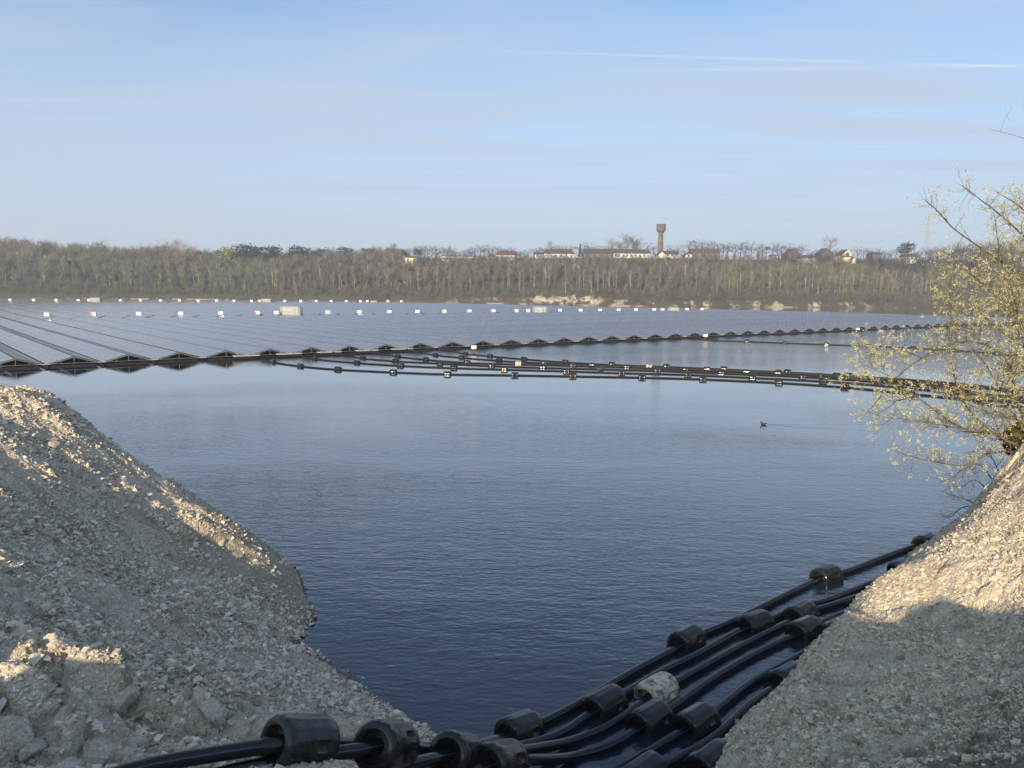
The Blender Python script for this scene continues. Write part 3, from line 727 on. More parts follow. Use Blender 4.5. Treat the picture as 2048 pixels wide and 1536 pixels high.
def cage(ln, px, wpx, hpx, lab):
    p = on_line(ln, px); dist = p.y/Fv.y; w = wpx*dist/FPX; h_ = hpx*dist/FPX; rz = 0
    o = thing('transformer_cage', lab, 'transformer', (p.x, p.y, .5), rz, 'transformer stations on the array')
    d = w*.55
    MB().box((0, 0, h_/2+.05), (w*.86, d*.8, h_*.86)).build('housing', M_CAGE, o)
    m = MB(); nS = 13
    for i in range(nS+1):
        x = -w/2+w*i/nS
        for s in (-1, 1): m.box((x, s*d/2, h_/2), (.045 if 0 < i < nS else .12, .06, h_))
    for z_ in (.05, h_*.5, h_): m.box((0, -d/2, z_), (w, .08, .07)); m.box((0, d/2, z_), (w, .08, .07)); m.box((-w/2, 0, z_), (.08, d, .07)); m.box((w/2, 0, z_), (.08, d, .07))
    for i in range(1, 6):
        for s in (-1, 1): m.box((s*w/2, -d/2+d*i/6, h_/2), (.05, .05, h_))
    m.build('mesh_fence', M_GALV, o)
    MB().box((0, 0, h_+.02), (w*.9, d*.84, .08)).build('roof', M_CAGE, o)
    m = MB(); m.box((0, 0, -.12), (w*1.08, d*1.1, .25)); m.build('raft', M_PONT, o)
    MB().box((w*.2, -d*.4-.03, h_*.42), (w*.16, .04, h_*.7)).build('door', M_GALV, o)
cage(b1, 583, 37, 19, 'large grey mesh transformer cage, the leftmost on the nearer box line')
cage(b1, 1080, 27, 13, 'grey mesh transformer cage in the middle of the nearer box line')
cage(b1, 1347, 19, 9, 'small grey mesh transformer cage, rightmost on the nearer box line')
cage(b2, 193, 19, 9.5, 'distant grey transformer cage, leftmost on the far box line')
cage(b2, 534, 17, 8, 'distant grey transformer cage, middle one on the far box line')
cage(b2, 748, 12, 5, 'distant grey transformer cage, rightmost on the far box line')

# ------------------------------------------------------------------ far shore
shore_px = [(-900,592.5),(-400,593),(0,596),(300,598),(500,600),(640,602.5),(800,604.5),(1024,607.5),(1200,611.5),(1350,613),(1500,614),(1700,615.5),(1900,616.5),(2200,620),(2700,626)]
sp = [at_z(a, b_, 0) for a, b_ in shore_px]
sX = np.array([p.x for p in sp]); sY = np.array([p.y for p in sp])
sX = np.concatenate([[-1200], sX, [1200]]); sY = np.concatenate([[sY[0]-60], sY, [sY[-1]-60]])
def shoreY(x): return np.interp(x, sX, sY)
def plate(x):      # plateau height
    px = 1024+FPX*np.asarray(x)/500.0
    return np.interp(px, [-900, 0, 180, 400, 640, 800, 1024, 1300, 1700, 1900, 2200, 2700], [24, 24, 22.5, 22, 22, 25.5, 27, 27.6, 28.4, 30, 33, 34])
def hill(x, y):
    d = y-shoreY(x); q = np.clip(d/62, 0, 1); top = plate(x)
    z = np.where(d < 0, d*.25, 1.6*np.clip(d/3, 0, 1)+(top-1.6)*(q**.9*(1.15-.15*q)))
    bench = 3.0*np.clip((fbm(x*.02, d*.05, 3, 8)-.5), -1, 1)*np.clip(d/10, 0, 1)*np.clip((62-d)/12, 0, 1)
    return z+bench
nx = 700; gx = np.linspace(-700, 700, nx); dd = np.concatenate([np.linspace(-8, 75, 70), np.linspace(80, 700, 30)])
X, D = np.meshgrid(gx, dd); Y = shoreY(X)+D; Z = hill(X, Y)+(fbm(X*.3, Y*.3, 3, 2)-.5)*1.2*np.clip(D/4, .2, 1)
i = (np.arange(len(dd)-1)[:, None]*nx+np.arange(nx-1)[None]).ravel(); F = np.stack([i, i+1, i+1+nx, i+nx], -1)
mh = mat('hillside_soil', (.12,.11,.08), .95, 0, .1); t = NT(mh); g = t.geo(); gv = t.geo(scale=(1, 1, .5))
base = t.ramp(t.noise(g, .08, 5, .6), [(.35, (.05,.045,.037)), (.5, (.075,.068,.053)), (.65, (.07,.07,.048))])
geo = t.n('ShaderNodeNewGeometry'); sx = t.n('ShaderNodeSeparateXYZ'); t.l(geo.outputs['Position'], sx.inputs[0])
def band(sock, lo, hi, soft):
    a = t.n('ShaderNodeMapRange'); a.inputs[1].default_value = lo-soft; a.inputs[2].default_value = lo+soft; t.l(sock, a.inputs[0])
    c = t.n('ShaderNodeMapRange'); c.inputs[1].default_value = hi-soft; c.inputs[2].default_value = hi+soft; c.inputs[3].default_value = 1; c.inputs[4].default_value = 0; t.l(sock, c.inputs[0])
    return t.math('MULTIPLY', a.outputs[0], c.outputs[0])
def px2x(px, Y_): return (px-1024)/FPX*Y_
low = t.ramp(t.noise(g, .22, 4, .7), [(.49, 0.0), (.57, 1.0)])
k1 = t.math('MULTIPLY', t.math('MULTIPLY', band(sx.outputs[0], px2x(1065, 410), px2x(1205, 410), 2), band(sx.outputs[2], .8, 5.2, .9)), low)
k2 = t.math('MULTIPLY', t.math('MULTIPLY', band(sx.outputs[0], px2x(940, 420), px2x(1750, 420), 20), band(sx.outputs[2], .2, 3.2, .6)), t.ramp(t.noise(g, .14, 4, .7), [(.52, 0.0), (.6, .8)]))
base = t.mix(t.math('MAXIMUM', k1, k2), base, (.46,.41,.32))
rim = t.math('MULTIPLY', band(sx.outputs[2], -.5, .4, .15), t.ramp(t.noise(g, .05, 4, .7), [(.53, 0.0), (.60, .8)]))
base = t.mix(rim, base, (.42,.37,.29))
t.l(base, t.b.inputs['Base Color'])
tag(link('hillside', make_mesh('hillside', np.stack([X, Y, Z], -1).reshape(-1, 3), [F], [mh], smooth=True)), kind='structure')

# ---- far trees
def sliver(c, d, L, w, r):
    """thin triangle pair along d"""
    side = np.cross(d, r.normal(0, 1, 3)); side /= np.linalg.norm(side)+1e-9
    return np.array([c-d*L/2-side*w*.5, c-d*L/2+side*w*.5, c+d*L/2])
def tree_arrays(seed, h, kind):
    """unit-ish tree; returns trunk (V,F tris) and crown (V,F tris)"""
    r = np.random.default_rng(seed); tv = []; cv = []
    def limb(a, b, r0, r1):
        a = np.array(a); b = np.array(b); d = b-a; d = d/np.linalg.norm(d); u = np.cross(d, (.3, .9, .1)); u /= np.linalg.norm(u); w = np.cross(d, u)
        ring = lambda p, q: [p+(u*math.cos(k*2*PI/3)+w*math.sin(k*2*PI/3))*q for k in range(3)]
        A = ring(a, r0); B = ring(b, r1)
        for k in range(3):
            j = (k+1) % 3; tv.extend([A[k], A[j], B[j]]); tv.extend([A[k], B[j], B[k]])
    bend = r.normal(0, .03*h, 2)
    P = [np.array([bend[0]*(s**1.5), bend[1]*(s**1.5), h*s]) for s in (0, .3, .6, .92)]
    R0 = {'skyline': .022, 'birch': .017}.get(kind, .015)*h
    for a, b_, q in zip(P, P[1:], (1, .75, .5)): limb(a, b_, R0*q, R0*q*.72)
    if kind == 'conifer':
        for i in range(300):
            s = r.uniform(.08, 1)**.8; rad = (1-s)*h*.24+.1; a = r.uniform(0, 2*PI); q = r.uniform(.3, 1)
            c = np.array([math.cos(a)*rad*q, math.sin(a)*rad*q, h*s]); d = np.array([math.cos(a), math.sin(a), -.25]); d /= np.linalg.norm(d)
            cv.append(sliver(c, d, h*.12, h*.055, r))
    elif kind == 'pine':
        for k in range(9):
            a = r.uniform(0, 2*PI); s = r.uniform(.45, .95); L = h*.22*(1.15-s*.6)
            c0 = np.array([math.cos(a)*L, math.sin(a)*L, h*s]); limb([0, 0, h*(s-.06)], c0, R0*.3, R0*.15)
            for i in range(42):
                c = c0+r.normal(0, 1, 3)*np.array([.1, .1, .05])*h; d = r.normal(0, 1, 3); d /= np.linalg.norm(d); cv.append(sliver(c, d, h*.09, h*.045, r))
    elif kind == 'skyline':
        nb = 11
        for k in range(nb):
            a = 2*PI*k/nb+r.uniform(-.3, .3); s = r.uniform(.42, .9); L = h*(.30-.10*abs(s-.7)/.3)*r.uniform(.6, 1.1)
            e = np.array([math.cos(a)*L, math.sin(a)*L, h*min(1.0, s+r.uniform(.06, .16))]); limb([0, 0, h*s*.9], e, R0*.45, R0*.14)
            for i in range(26):
                c = e+r.normal(0, 1, 3)*np.array([.075, .075, .045])*h
                d = r.normal(0, 1, 3)+np.array([math.cos(a), math.sin(a), .3]); d /= np.linalg.norm(d)
                cv.append(sliver(c, d, h*r.uniform(.04, .10), h*.011, r))
    elif kind == 'bush':
        for i in range(170):
            a = r.uniform(0, 2*PI); e = r.uniform(.1, 1); q = r.uniform(.2, 1)**.5
            c = np.array([math.cos(a)*q*h*.55*math.sqrt(1-e*e*.8), math.sin(a)*q*h*.55*math.sqrt(1-e*e*.8), h*e*.95]); d = c-np.array([0, 0, 0]); d = d/np.linalg.norm(d)+r.normal(0, .4, 3); d /= np.linalg.norm(d)
            cv.append(sliver(c, d, h*.2, h*.022, r))
    else:      # bare broadleaf: ascending limbs with fans of twigs
        wide = {'bare': .22, 'birch': .15, 'round': .34, 'green': .26}[kind]; low = {'bare': .28, 'birch': .4, 'round': .18, 'green': .25}[kind]
        nb = 15 if kind != 'round' else 24; tw = {'bare': 20, 'birch': 15, 'round': 26, 'green': 28}[kind]
        for k in range(nb):
            a = r.uniform(0, 2*PI); s = r.uniform(low, .85); L = h*wide*r.uniform(.5, 1)*math.sqrt(max(.15, 1-((s-.5)/.62)**2))
            e = np.array([math.cos(a)*L, math.sin(a)*L, min(h*.99, h*s+L*r.uniform(.7, 1.3))]); b0 = np.array([bend[0]*s**1.5, bend[1]*s**1.5, h*s*.92])
            limb(b0, e, R0*.4, R0*.12)
            for i in range(tw):
                q = r.uniform(.3, 1.12); c = b0+(e-b0)*q+r.normal(0, 1, 3)*h*.045
                d = (e-b0)/np.linalg.norm(e-b0)+r.normal(0, .45, 3)+np.array([0, 0, .45]); d /= np.linalg.norm(d)
                cv.append(sliver(c, d, h*r.uniform(.07, .16), h*(.0075 if kind != 'green' else .02), r))
    tv = np.array(tv).reshape(-1, 3); cv = np.array(cv).reshape(-1, 3)
    return tv, cv
def tri(V): return np.arange(len(V)).reshape(-1, 3)
def treemat(name, c): 
    m = noisy(name, tuple(x*.75 for x in c), tuple(x*1.25 for x in c), .6, .95, spec=.05); return m
TC = {'grey': treemat('twigs_grey', (.15,.15,.13)), 'brown': treemat('twigs_brown', (.135,.13,.095)), 'pink': treemat('twigs_pink', (.25,.18,.145)), 'olive': treemat('twigs_olive', (.14,.155,.085)),
      'dark': treemat('twigs_dark', (.075,.075,.075)), 'green': treemat('leaves_yellow_green', (.25,.26,.09)), 'ever': treemat('needles_dark', (.035,.055,.035))}
M_TRUNK = treemat('bark_grey', (.20,.18,.15)); M_BIRCH = treemat('bark_pale', (.36,.34,.29)); M_DTR = treemat('bark_dark', (.09,.08,.07))
PT = {}
for kind, cnt in (('bare', 6), ('birch', 4), ('round', 3), ('green', 2), ('skyline', 6), ('conifer', 2), ('pine', 3), ('bush', 3)):
    PT[kind] = [tree_arrays(100+k*7+len(kind)*31, 1.0 if False else 10.0, kind) for k in range(cnt)]
_placeholder = 0
# the wood: one mass of bare trees on the slope
r = np.random.default_rng(33); VV = {}; 
def put(kind, key, trunkmat, x, y, h, zoff=-.3):
    tv, cv = PT[kind][r.integers(0, len(PT[kind]))]; s = h/10.0; a = r.uniform(0, 2*PI); ca, sa = math.cos(a), math.sin(a)
    wd = r.uniform(.85, 1.25); Rm = np.array([[ca*wd, -sa*wd, 0], [sa*wd, ca*wd, 0], [0, 0, 1]])*s; z = float(hill(np.array(x), np.array(y)))+zoff
    for arr, m in ((tv, trunkmat), (cv, key)):
        VV.setdefault(m, []).append((arr@Rm.T+np.array([x, y, z])).astype(np.float32))
def edge_h(px):     # tree height on the crest so that tops follow the skyline
    return np.interp(px, [0, 100, 200, 290, 340, 400, 430, 560, 640, 800, 830], [13, 12.5, 11.5, 10.5, 12.5, 10, 9, 9, 9.5, 8, 6])
cnt = 0
for _ in range(5200):
    x = r.uniform(-420, 420); d = 62*r.uniform(0, 1)**.85+r.uniform(-.5, 4); y = float(shoreY(x))+1.2+d; px = 1024+FPX*x/(y)
    if px < -120 or px > 2170: continue
    if px > 800 and d > 50: continue
    nz = float(fbm(np.array(x*.018), np.array(d*.05+3), 3, 12)); n2 = float(vnoise(np.array(x*.06), np.array(d*.09), 44))
    hgt = r.uniform(6.5, 10.5) if px > 800 else r.uniform(8, 12)
    if d < 8: hgt *= .7
    if px > 800 and d > 38: hgt = min(hgt, (3.9 if px < 1040 else 5.0)+(50-d)*.4)
    if 1050 < px < 1225 and d < 13: continue
    if 1550 < px < 1700 and 40 < d < 46: continue
    if px < 560 and n2 > .8: kind, key = 'round', 'pink' if d > 35 else 'grey'
    elif nz > .52: kind, key = 'bare', 'olive'
    elif nz > .485: kind, key = r.choice(['bare', 'birch']), 'brown'
    elif nz > .44: kind, key = r.choice(['bare', 'round']), 'grey'
    else: kind, key = 'bare', r.choice(['grey', 'dark', 'brown'])
    put(kind, key, 'TR' if r.uniform() < .75 else 'BI', x, y, hgt); cnt += 1
for _ in range(3600):     # undergrowth along the water and between the trunks
    x = r.uniform(-330, 330); d = abs(r.normal(0, 8)) if r.uniform() < .72 else r.uniform(0, 60); y = float(shoreY(x))+1.2+d; px = 1024+FPX*x/y
    if 1060 < px < 1215 and d < 11 and r.uniform() < .7: continue
    put('bush', r.choice(['grey', 'dark', 'olive', 'grey', 'brown']), 'TR', x, y, r.uniform(1.8, 4.2))
for _ in range(900):      # top edge hedge and backdrop of twigs behind the crest
    x = r.uniform(-420, 420); y = float(shoreY(x))+r.uniform(66, 95); px = 1024+FPX*x/y
    if px > 820 and px < 1880: continue
    hh = float(edge_h(px)) if px < 830 else r.uniform(6, 11)
    put('bare', r.choice(['grey', 'brown', 'dark']), 'TR', x, y, hh*r.uniform(.8, 1.1))
mats = dict(TC); mats['TR'] = M_TRUNK; mats['BI'] = M_BIRCH
keys = list(VV); allV = np.concatenate([np.concatenate(VV[k]) for k in keys]); mi = np.concatenate([np.full(sum(len(a) for a in VV[k])//3, i) for i, k in enumerate(keys)])
tag(link('woodland', make_mesh('woodland', allV, [np.arange(len(allV), dtype=np.int32).reshape(-1, 3)], [mats[k] for k in keys], midx=mi)),
    'dense leafless wood covering the far hillside above the lake', 'woodland', kind='stuff')

VV2 = []  # bare trees out of view behind the camera, added to dapple the sunlight
for x, y, h in ((-3, -6.5, 2.6), (-6, -6.5, 3), (-1, -6.5, 2.4), (-9, -6.5, 5), (-12.5, -7, 5), (-16, -7, 4), (-20, -7, 5), (-24, -7, 5), (-28, -8, 6), (4, -9, 5)):
    tv, cv = PT['bare'][r.integers(0, 6)]; zz = float(base_height(np.array([float(x)]), np.array([float(y)]))[0])-.3
    for arr in (tv, cv): VV2.append(arr*(h/10)+np.array([x, y, zz]))
VV2 = np.concatenate(VV2); tag(link('shade_trees', make_mesh('shade_trees', VV2, [tri(VV2)], [TC['brown']])), 'unseen leafless trees added behind the viewpoint to dapple the sunlight', 'shade_trees', kind='stuff')
PM = {}
def tree_obj(kind, key, trunk, v):
    if (kind, key, trunk, v) not in PM:
        tv, cv = PT[kind][v]
        PM[(kind, key, trunk, v)] = (make_mesh('trunk', tv, [tri(tv)], [trunk]), make_mesh('crown', cv, [tri(cv)], [TC[key]]))
    return PM[(kind, key, trunk, v)]
def tree(name, kind, key, trunk, px, y, h, label, group=None, base=None, wide=1.0):
    x = (px-1024)/FPX*y; z = float(hill(np.array(x), np.array(y)))-.2 if base is None else base
    o = thing(name, label, 'tree', (x, y, z), r.uniform(0, 6.28), group); s = h/10; o.scale = (s*wide, s*wide, s)
    a, b_ = tree_obj(kind, key, trunk, int(r.integers(0, len(PT[kind])))); link('trunk', a, o); link('crown', b_, o); return o
def top_h(px, py_top, y):     # height for a tree whose top shows at py_top
    x = (px-1024)/FPX*y; z = float(hill(np.array(x), np.array(y)))-.2
    return (at_y(px, py_top, y).z-z)
# skyline trees behind the houses
sky = [(px, 496+3*math.sin(px*.05)+r.uniform(-3, 4)) for px in range(822, 1060, 8)]
sky += [(px, 491+r.uniform(-3, 5)) for px in range(1062, 1165, 11)]+[(px, 488+r.uniform(-4, 7)) for px in range(1168, 1225, 12)]
sky += [(1288, 487), (1302, 491), (1334, 490), (1345, 496)]+[(px, 484+r.uniform(-5, 6)) for px in range(1372, 1500, 11)]+[(px, 487+r.uniform(-4, 5)) for px in range(1505, 1600, 10)]
sky += [(1618, 500), (1634, 497), (1668, 499)]+[(px, 499+r.uniform(-6, 6)) for px in range(1702, 1850, 11)]
for px, py in sky:
    y = 516+r.uniform(-4, 26); tree('bare_tree', 'skyline', 'dark', M_DTR, px+r.uniform(-3, 3), y, top_h(px, py, y), 'dark bare tree with a ragged crown on the skyline behind the houses', 'bare trees on the skyline', wide=1.35)
for px in list(range(838, 1060, 9))+list(range(1075, 1315, 8))+list(range(1330, 1680, 7))+list(range(1715, 1840, 11)):
    px += r.uniform(-5, 5); y = 474+r.uniform(-4, 4)
    tree('thin_tree', 'bare', 'dark', M_DTR, px, y, top_h(px, r.uniform(499, 510), y), 'thin dark bare tree growing on the crest in front of the houses', 'bare trees in front of the houses')
for px in range(1846, 2060, 9):
    y = 478+r.uniform(-8, 20); tree('bare_tree', 'bare', r.choice(['dark', 'grey']), M_DTR, px, y, top_h(px, np.interp(px, [1840, 1880, 1930, 2060], [500, 486, 480, 478])+r.uniform(-4, 7), y), 'dense dark bare tree on the crest behind the willow', 'dense trees on the crest behind the willow', wide=1.2)
y = 505; tree('bare_tree', 'skyline', 'dark', M_DTR, 1648, y, top_h(1648, 472, y), 'tall round-crowned bare tree rising over the dark gabled house')
for dx, py in ((-14, 481), (0, 468), (9, 470), (20, 476), (-30, 477)):
    tree('broad_tree', 'round', 'grey', M_TRUNK, 1248+dx, 512, top_h(1248+dx, py, 512), 'broad grey bare tree in the dense clump left of the water tower', 'broad bare trees left of the water tower')
tree('pale_tree', 'birch', 'grey', M_BIRCH, 1095, 525, top_h(1095, 476, 525), 'tall pale bare tree standing above the dark roofs')
tree('pale_tree', 'birch', 'grey', M_BIRCH, 898, 525, top_h(898, 486, 525), 'tall pale bare tree standing above the long white terrace')
tree('conifer', 'conifer', 'ever', M_DTR, 1155, 480, top_h(1155, 488, 480), 'dark pointed conifer between two dark roofed buildings', wide=.8)
tree('pine_tree', 'pine', 'ever', M_DTR, 1797, 500, top_h(1797, 487, 500), 'dark dense pine left of the white house on the crest', wide=1.2)
for px, py in ((455, 493), (490, 491), (520, 493), (545, 494), (600, 494), (640, 495), (690, 496), (735, 496), (780, 498), (806, 497), (835, 497)):
    y = 500; tree('pine_tree', 'pine', 'ever', M_DTR, px, y, max(6, top_h(px, py, y)), 'dark pine on the crest of the wood left of the houses', 'dark pines on the crest', wide=1.5)
for px, py, lab in ((345, 481, 'large rounded pinkish bare tree on the wooded crest'), (375, 482, 'rounded pinkish bare tree right of the largest one on the crest'), (300, 489, 'low pinkish bare tree on the crest left of the rounded ones')):
    tree('round_tree', 'round', 'pink', M_TRUNK, px, 492, top_h(px, py, 492), lab, wide=1.5)
tree('round_tree', 'round', 'grey', M_TRUNK, 208, 492, top_h(208, 480, 492), 'rounded grey bare tree standing out on the crest at the left', wide=1.2)
tree('leafing_tree', 'green', 'green', M_TRUNK, 460, 490, top_h(460, 493, 490), 'yellow green leafing tree on the crest beside the dark pines', wide=1.4)
tree('leafing_tree', 'green', 'green', M_TRUNK, 1317, 440, top_h(1317, 553, 440), 'yellow green leafing tree on the slope below the water tower')
tree('leafing_tree', 'green', 'green', M_TRUNK, 1128, 450, top_h(1128, 535, 450), 'wide yellow green leafing tree on the slope below the conifer', wide=1.4)
for k in range(120):
    px = [None, 380][0] or r.uniform(400, 1900); x = px2x(px, 425); y = float(shoreY(x))+r.uniform(7, 22)
    tree('pale_trunk_tree', 'birch', r.choice(['grey', 'olive', 'brown']), M_BIRCH, 1024+FPX*x/y, y, r.uniform(9, 13), 'slender pale-trunked bare tree on the lower slope of the far shore', 'pale-trunked trees on the far shore')

# ---- houses
M_WALLW = noisy('render_white', (.52,.51,.48), (.62,.61,.58), .6); M_WALLC = noisy('render_cream', (.72,.62,.36), (.80,.70,.44), .6); M_WALLP = noisy('render_pale_pink', (.48,.41,.33), (.56,.49,.41), .6)
M_BRICK = noisy('brick_dark', (.075,.065,.06), (.11,.09,.08), 3); M_ROOFD = noisy('roof_dark', (.05,.05,.055), (.09,.085,.085), 2); M_ROOFR = noisy('roof_red_brown', (.09,.062,.05), (.13,.085,.066), 2)
M_ROOFB = noisy('roof_brown', (.07,.06,.052), (.10,.085,.075), 2); M_WIN = mat('window_glass', (.03,.035,.04), .1); M_FRAME = mat('window_frame', (.55,.55,.53), .5); M_BROWNW = noisy('boards_brown', (.085,.07,.06), (.12,.10,.085), 2)
def house(x0, x1, base, eave, ridge, y, wall, roof, label, gable_front=False, nwin=4, depth=9, chimney=1, hip=.0, balcony=False):
    A = at_y(x0, base, y); B = at_y(x1, base, y); zb = min(A.z, B.z)-2.5; ze = at_y((x0+x1)/2, eave, y).z; zr = at_y((x0+x1)/2, ridge, y).z; w = B.x-A.x; cx = (A.x+B.x)/2
    o = thing('house', label, 'house', (cx, y, zb)); H = ze-zb; HR = max(.8, zr-zb); w2 = w/2
    m = MB()
    if gable_front:
        v = [(-w2, 0, 0), (w2, 0, 0), (w2, depth, 0), (-w2, depth, 0), (-w2, 0, H), (w2, 0, H), (w2, depth, H), (-w2, depth, H), (0, 0, HR-.12), (0, depth, HR-.12)]
        m.add(v, [(0, 1, 5, 8, 4), (1, 2, 6, 5), (2, 3, 7, 9, 6), (3, 0, 4, 7)]); m.build('wall', wall, o)
        m = MB(); e = .45; dzx = (HR-H)/w2*e
        for s in (-1, 1):
            v = [(0, -e, HR), (0, depth+e, HR), (s*(w2+e), depth+e, H-dzx), (s*(w2+e), -e, H-dzx)]; v += [(a, b_, c-.22) for a, b_, c in v]
            m.add(v, [(0, 1, 2, 3), (4, 7, 6, 5), (0, 3, 7, 4), (1, 5, 6, 2), (2, 6, 7, 3)])
    else:
        m.box((0, depth/2, H/2), (w, depth, H))
        m.build('wall', wall, o); m = MB(); e = .4; hx = w2*hip
        v = [(-w2-e, -e, H), (w2+e, -e, H), (w2+e, depth+e, H), (-w2-e, depth+e, H), (-w2-e+hx, depth/2, HR), (w2+e-hx, depth/2, HR)]
        m.add(v, [(0, 1, 5, 4), (1, 2, 5), (2, 3, 4, 5), (3, 0, 4), (0, 3, 2, 1)])
    rf = m.build('roof', roof, o)
    for c in range(chimney):
        q = -w2*.5+c*w*.5; MB().box((q, depth/2, HR+.3), (.6, .6, 1.4)).build('chimney', M_BRICK, rf)
    if nwin:
        for k in range(nwin):
            xx = -w2+w*(k+.5)/nwin; hz = 2.5+(H-2.5)*.55 if H > 3.4 else H*.7
            if gable_front: hz = 2.5+(H-2.5)*.6
            f = MB().box((xx, -.03, hz), (1.25, .08, 1.35)).build('window', M_FRAME, o)
            MB().box((xx, -.085, hz), (1.0, .03, 1.1)).build('pane', M_WIN, f)
    if balcony:
        f = MB().box((0, -.04, H+.1), (w*.34, .08, 2.3)).build('window', M_FRAME, o); MB().box((0, -.1, H+.1), (w*.28, .03, 2.0)).build('pane', M_WIN, f)
        m = MB(); m.box((0, -.8, H-1.2), (w*1.05, 1.6, .2)); m.box((0, -1.55, H-.3), (w*1.05, .08, .1))
        for k in range(9): m.box((-w*.5+w*k/8, -1.55, H-.75), (.08, .08, .9))
        m.build('balcony', M_BROWNW, o)
    return o
house(810, 834, 524, 515.5, 511, 486, M_WALLC, M_ROOFR, 'small cream house with reddish roof, leftmost on the crest', nwin=2, hip=.3)
house(849, 870, 523, 519, 516.5, 488, M_WALLW, M_ROOFD, 'low white garage building right of the leftmost cream house', nwin=3, chimney=0)
house(884, 955, 522, 512.8, 510.5, 488, M_WALLW, M_ROOFD, 'long white terrace of flats with many windows on the crest', nwin=11, chimney=0)
house(975, 990, 520, 513.5, 507, 490, M_WALLP, M_ROOFR, 'small cream wing with red brown roof beside the larger one', nwin=2, hip=.5)
house(991, 1036, 519, 510, 500.5, 492, M_WALLP, M_ROOFR, 'cream building with large red brown hipped roof on the crest', nwin=5, hip=.35, chimney=2)
house(1070, 1086, 515, 509, 504, 492, M_WALLW, M_ROOFD, 'little white house with dark roof left of the long dark roofs', nwin=2)
house(1087, 1148, 515.5, 507.5, 497.5, 494, M_WALLW, M_ROOFD, 'white walled building under a long dark grey roof left of the conifer', nwin=6, hip=.2, chimney=2)
house(1166, 1225, 516, 506, 497, 494, M_BRICK, M_ROOFD, 'dark brick building with long black roof right of the conifer', nwin=5, hip=.12, chimney=1)
house(1226, 1300, 515.5, 507, 497.5, 496, M_WALLW, M_ROOFD, 'long white terrace with dark roof left of the water tower', nwin=9, hip=.05, chimney=3)
house(1317, 1330, 513, 507.8, 502.5, 482, M_WALLW, M_ROOFB, 'small white gabled house at the foot of the water tower', gable_front=True, nwin=0, chimney=0)
house(1331, 1357, 512.5, 508.5, 501, 492, M_WALLP, M_ROOFB, 'low house with brown roof right of the white gable at the tower', nwin=3)
house(1371, 1384, 513.5, 509.5, 506, 484, M_WALLW, M_ROOFB, 'tiny white gabled shed among the trees right of the tower', gable_front=True, nwin=1, chimney=0)
house(1382, 1440, 514, 506, 496.5, 498, M_BROWNW, M_ROOFB, 'wide brown roofed building among bare trees right of the tower', nwin=5, hip=.05, chimney=1)
house(1546, 1556, 515.5, 511.5, 508.5, 486, M_WALLW, M_ROOFD, 'tiny white house glimpsed behind trees left of the dark gabled house', nwin=1, chimney=0)
house(1572, 1600, 514, 508, 497.5, 500, M_BROWNW, M_ROOFB, 'brown gabled barn behind trees on the crest', gable_front=True, nwin=2, chimney=0)
house(1604, 1632, 519, 516, 509.5, 486, M_WALLW, M_ROOFD, 'white bungalow with dark roof between two brown gabled houses', nwin=0, chimney=0)
house(1640, 1665, 520, 506.5, 495.5, 488, M_BROWNW, M_ROOFB, 'dark brown gabled house under the tall round-crowned tree', gable_front=True, nwin=3, chimney=0)
house(1684, 1705, 516, 508.5, 498.5, 486, M_WALLC, M_ROOFB, 'bright cream yellow gabled house with a brown balcony', gable_front=True, nwin=0, balcony=True, chimney=0)
house(1705.5, 1711, 519.5, 516.5, 514, 482, M_WALLW, M_ROOFD, 'tiny white annex at the right foot of the yellow gabled house', gable_front=True, nwin=0, chimney=0)
house(1745, 1763, 518, 508, 503.5, 488, M_BROWNW, M_ROOFB, 'brownish house with reddish walls right of the yellow gabled house', nwin=2, chimney=1)
house(1812, 1835, 519, 513.5, 507, 486, M_WALLW, M_ROOFD, 'white house with dark roof, rightmost on the crest', nwin=3, chimney=0)

# ---- water tower
y = 500; zb = at_y(1320, 520, y).z-2; zt = at_y(1322, 448, y).z; k = y/FPX; cxp = at_y(1321.4, 480, y).x
wt = thing('water_tower', 'tall brown brick water tower with a wide drum head above the houses', 'water tower', (cxp, y, zb)); H = zt-zb
mt = noisy('tower_brick', (.115,.095,.08), (.17,.145,.12), .35, .9, bump=.2)
z1 = H-(474-461)*k*1.0; zneck = H-(466-447.5)*k; zc = H-(461-447.5)*k
MB().lathe([(6.6*k, 0), (6.4*k, H*.15), (4.9*k, zneck-1.5), (4.7*k, zneck)], 16).build('shaft', mt, wt)
MB().lathe([(4.7*k, zneck), (5.6*k, zneck+.7), (8.6*k, zc)], 16).build('corbel', mt, wt)
hd = MB().lathe([(9.2*k, zc+.002), (9.2*k, zc+.5), (8.7*k, zc+.6), (8.7*k, H-.8), (9.2*k, H-.7), (9.2*k, H-.25), (8.6*k, H)], 24).build('tank_drum', mt, wt)
for i in range(16):
    a = 2*PI*i/16; MB().box((8.75*k*math.cos(a), 8.75*k*math.sin(a), (zc+H)/2), (.22, .35, (H-zc)*.72), a).build('pilaster', mt, wt)
for i, s in enumerate((.3, .5, .7)):
    MB().box((.1, -(6.5-2.4*s)*k-.0, H*s), (.5, .5, 1.3)).build('window', M_WIN, wt)

